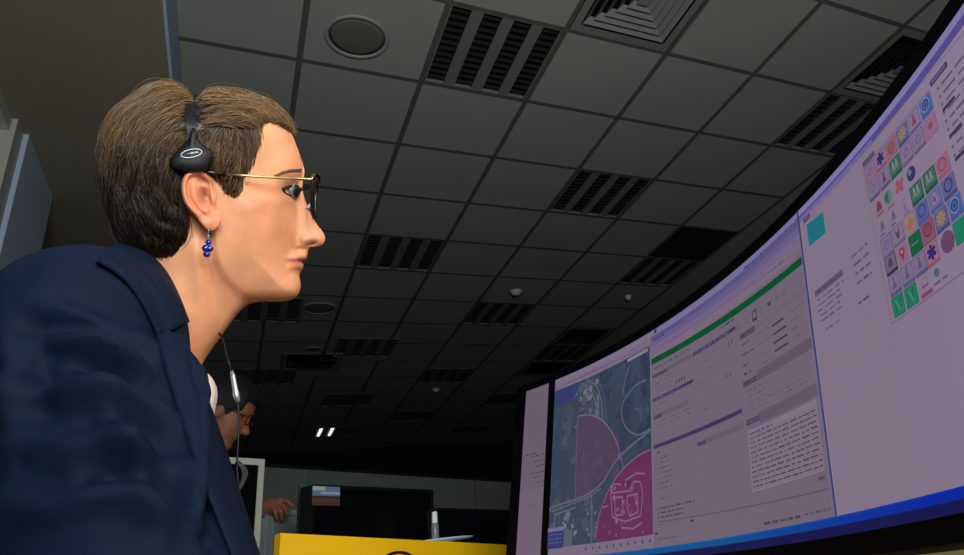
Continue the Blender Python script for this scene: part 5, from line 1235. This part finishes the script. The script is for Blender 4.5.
def head2_fn(P):
    f = ell(P, h2(0, 0, 0.03), (0.095, 0.074, 0.095), M2); f = smin(f, ell(P, h2(0.035, 0, -0.04), (0.062, 0.055, 0.085), M2), 0.03)
    f = smin(f, cap(P, h2(0.092, 0, -0.005), h2(0.112, 0, -0.038), 0.009, 0.014), 0.012)
    for s in (1, -1):
        f = smax(f, -ell(P, h2(0.088, 0.032 * s, 0.004), (0.014, 0.018, 0.012), M2), 0.008); f = smin(f, ell(P, h2(0.0, 0.073 * s, -0.012), (0.022, 0.012, 0.032), M2), 0.006)
    f = smin(f, ell(P, h2(0.086, 0, -0.066), (0.014, 0.022, 0.008), M2), 0.008); f = smin(f, ell(P, h2(0.072, 0, -0.105), (0.022, 0.025, 0.018), M2), 0.015)
    f = smin(f, cap(P, h2(-0.03, 0, -0.06), NK, 0.052, 0.056), 0.02); f = smin(f, cap(P, NK, C2 + np.array([-0.12, 0, -0.55]), 0.07, 0.11), 0.05)
    return smin(f, cap(P, C2 + np.array([-0.12, 0, -0.6]), C2 + np.array([-0.15, 0.02, -0.85]), 0.10, 0.12), 0.05)
def hand2_fn(P):
    f = cap(P, EL2, W2, 0.042, 0.026); f = smin(f, cap(P, W2, at(272, 505.5, 2.515), 0.026, 0.026), 0.02)
    ks = [at(a[0], a[1], 2.50) for a, _, _, _ in FING]
    for k in ks: f = smin(f, cap(P, W2, k, 0.018, 0.0125), 0.012)
    for (a, m, t, r) in FING:
        A, B_, Cc = at(a[0], a[1], 2.50), at(m[0], m[1], 2.485), at(t[0], t[1], 2.485); mm = A * 0.5 + B_ * 0.5 + np.array([0, 0, 0.003])
        g = np.minimum(cap(P, A, B_, r * 1.08, r), cap(P, B_, Cc, r, r * 0.8)); f = smin(f, g, 0.004)
    th_ = np.minimum(cap(P, W2, at(276, 512, 2.555), 0.014, 0.010), cap(P, at(276, 512, 2.555), at(283, 516, 2.56), 0.010, 0.008)); return smin(f, th_, 0.008)
Va, Qa = surface_nets(head2_fn, C2 + np.array([-0.36, -0.2, -1.0]), C2 + np.array([0.2, 0.2, 0.18]), 0.009)
Vc, Qc = surface_nets(hand2_fn, np.minimum(EL2, at(296, 522, 2.52)) - 0.07, np.maximum(EL2, at(296, 500, 2.52)) + 0.07, 0.0036)
p2o = np.array([C2[0] - 0.12, C2[1], 0.0])
Vw, Qw, _ = joined([(Va, [tuple(q) for q in Qa], np.zeros((len(Va), 4))), (Vc, [tuple(q) for q in Qc], np.zeros((len(Vc), 4)))])
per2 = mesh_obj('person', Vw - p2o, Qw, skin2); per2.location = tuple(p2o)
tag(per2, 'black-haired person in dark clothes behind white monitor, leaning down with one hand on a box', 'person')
black_hair = mat('black_hair', (9, 8, 8), rough=0.75, noise=0.3, nscale=90)
def hair2_fn(P):
    f = ell(P, h2(-0.014, 0, 0.048), (0.112, 0.090, 0.106), M2); f = smin(f, ell(P, h2(-0.050, 0, -0.025), (0.072, 0.086, 0.085), M2), 0.02)
    q = (P - C2) @ M2; face = np.maximum(0.046 - q[..., 0] + 0.45 * np.abs(q[..., 1]), q[..., 2] - 0.062)
    return smax(f + 0.004 * np.sin(90 * q[..., 0] + 40 * q[..., 2]) * np.sin(80 * q[..., 1]), -face, 0.01)
Vd, Qd = surface_nets(hair2_fn, C2 - 0.2, C2 + 0.2, 0.008); mesh_obj('hair', Vd - p2o, Qd, black_hair, per2)
dark_cl = mat('dark_sweater', (16, 16, 18), rough=0.9); trou = mat('dark_trousers', (20, 21, 25), rough=0.9)
def sweat_fn(P):
    f = cap(P, NK + np.array([-0.03, 0, -0.07]), C2 + np.array([-0.15, 0.02, -0.75]), 0.105, 0.145); f = smin(f, cap(P, SH2, SH2l, 0.07), 0.06); f = smin(f, cap(P, SH2, EL2, 0.066, 0.05), 0.03); f = smin(f, cap(P, EL2, EL2 + (W2 - EL2) * 0.62, 0.05, 0.042), 0.02)
    f = smin(f, cap(P, SH2l, SH2l + np.array([0.06, 0.08, -0.34]), 0.066, 0.05), 0.03); return smin(f, cap(P, NK + np.array([-0.01, 0, -0.06]), h2(-0.045, 0, -0.085), 0.068, 0.064), 0.02)
Ve, Qe = surface_nets(sweat_fn, C2 + np.array([-0.42, -0.45, -0.95]), C2 + np.array([0.30, 0.42, 0.08]), 0.012); mesh_obj('sweater', Ve - p2o, Qe, dark_cl, per2)
def trou_fn(P):
    f = 1e9
    for s in (1, -1):
        a = C2 + np.array([-0.15, 0.02 + 0.09 * s, -0.80]); f = smin(f, cap(P, a, np.array([a[0] + 0.02, a[1], 0.06]), 0.095, 0.055), 0.04)
    return f
Vf, Qf = surface_nets(trou_fn, np.array([C2[0] - 0.35, C2[1] - 0.3, -0.03]), np.array([C2[0] + 0.1, C2[1] + 0.35, C2[2] - 0.6]), 0.018); Vf[:, 2] = np.maximum(Vf[:, 2], 0.003); mesh_obj('trousers', Vf - p2o, Qf, trou, per2)
cuff = MB(); ax = (W2 - EL2) / np.linalg.norm(W2 - EL2); plaid = [mat('cuff_blue', (92, 104, 138), rough=0.9), mat('cuff_pale', (150, 152, 165), rough=0.9), mat('cuff_dark', (58, 60, 84), rough=0.9)]
L2 = np.linalg.norm(W2 - EL2)
for k in range(6):
    a = 0.60 + 0.065 * k
    cuff.lathe([(0.036, 0), (0.0355, 0.065 * L2 * 0.98)], EL2 + (W2 - EL2) * a - p2o, plaid[(0, 1, 0, 2, 1, 0)[k]], axis=ax, n=20)
cu = cuff.build('cuff', per2); cu['label'] = 'striped blue shirt cuff'
gO2 = h2(0.1, 0, 0.0); g2 = tag(empty('glasses', tuple(gO2)), 'thin dark glasses worn by the black-haired person in the background', 'glasses'); b = MB()
for s in (1, -1): b.tube([h2(0.104 - 0.3 * (y * y), s * (0.034 + y), 0.002 + z) - gO2 for y, z in [(0.024 * math.cos(t), 0.019 * math.sin(t)) for t in np.linspace(0, 2 * math.pi, 20)]], 0.0018, blackf, 6, False)
b.tube([h2(0.106, -0.012, 0.004) - gO2, h2(0.106, 0.012, 0.004) - gO2], 0.0018, blackf, 6); b.build('frame', g2)
for s in (1, -1):
    b = MB(); b.tube([h2(0.100, s * 0.058, 0.006) - gO2, h2(0.05, s * 0.074, 0.006) - gO2, h2(0.0, s * 0.078, 0.004) - gO2], 0.0018, blackf, 6); b.build('temple', g2)
# ================================================================== camera and light
cam = bpy.data.cameras.new('camera'); co = bpy.data.objects.new('camera', cam); COL.objects.link(co)
cam.sensor_width = 36; cam.lens = FPX / 964 * 36; cam.shift_x = -(CX - 482) / 964; cam.shift_y = (CY - 277.5) / 964; cam.clip_start = 0.01
Mx = Matrix(((RA[0][0], -RA[1][0], -RA[2][0], 0), (RA[0][1], -RA[1][1], -RA[2][1], 0), (RA[0][2], -RA[1][2], -RA[2][2], 0), (0, 0, 0, 1)))
Mx.translation = Vector(CAM); co.matrix_world = Mx; S.camera = co
def area(name, loc, target, size, power, rgb, sy=None, spread=None):
    l = bpy.data.lights.new(name, 'AREA'); l.energy = power; l.color = rgb; l.size = size
    if sy: l.shape = 'RECTANGLE'; l.size_y = sy
    if spread: l.spread = spread
    o = bpy.data.objects.new(name, l); COL.objects.link(o); o.location = loc
    d = Vector(target) - Vector(loc); o.rotation_mode = 'QUATERNION'; o.rotation_quaternion = d.to_track_quat('-Z', 'Y'); return o
area('face_key_light', (0.85, 0.12, 1.95), (-0.02, 0.72, 1.2), 0.40, 1.7, (1.0, 0.77, 0.57), spread=1.15)  # unseen warm key light, added in mid-air to light the face
area('ceiling_fill_light', (0.1, -1.0, 1.35), (0.7, 1.9, 3.3), 1.1, 66, (0.92, 1.0, 0.97), sy=0.8)  # unseen fill light, added behind the camera to brighten the ceiling
area('jacket_side_fill', (-0.9, 0.5, 2.7), (-0.15, 0.62, 1.0), 0.4, 5.0, (0.6, 0.8, 1.0))  # unseen bluish light, added at upper left to bring out the jacket folds
w = bpy.data.worlds.new('world'); S.world = w; w.use_nodes = True
w.node_tree.nodes['Background'].inputs[0].default_value = (0.5, 0.55, 0.6, 1); w.node_tree.nodes['Background'].inputs[1].default_value = 0.01
S.view_settings.view_transform = 'Standard'; S.view_settings.look = 'None'; S.view_settings.exposure = 0; S.view_settings.gamma = 1; S.view_settings.use_curve_mapping = False
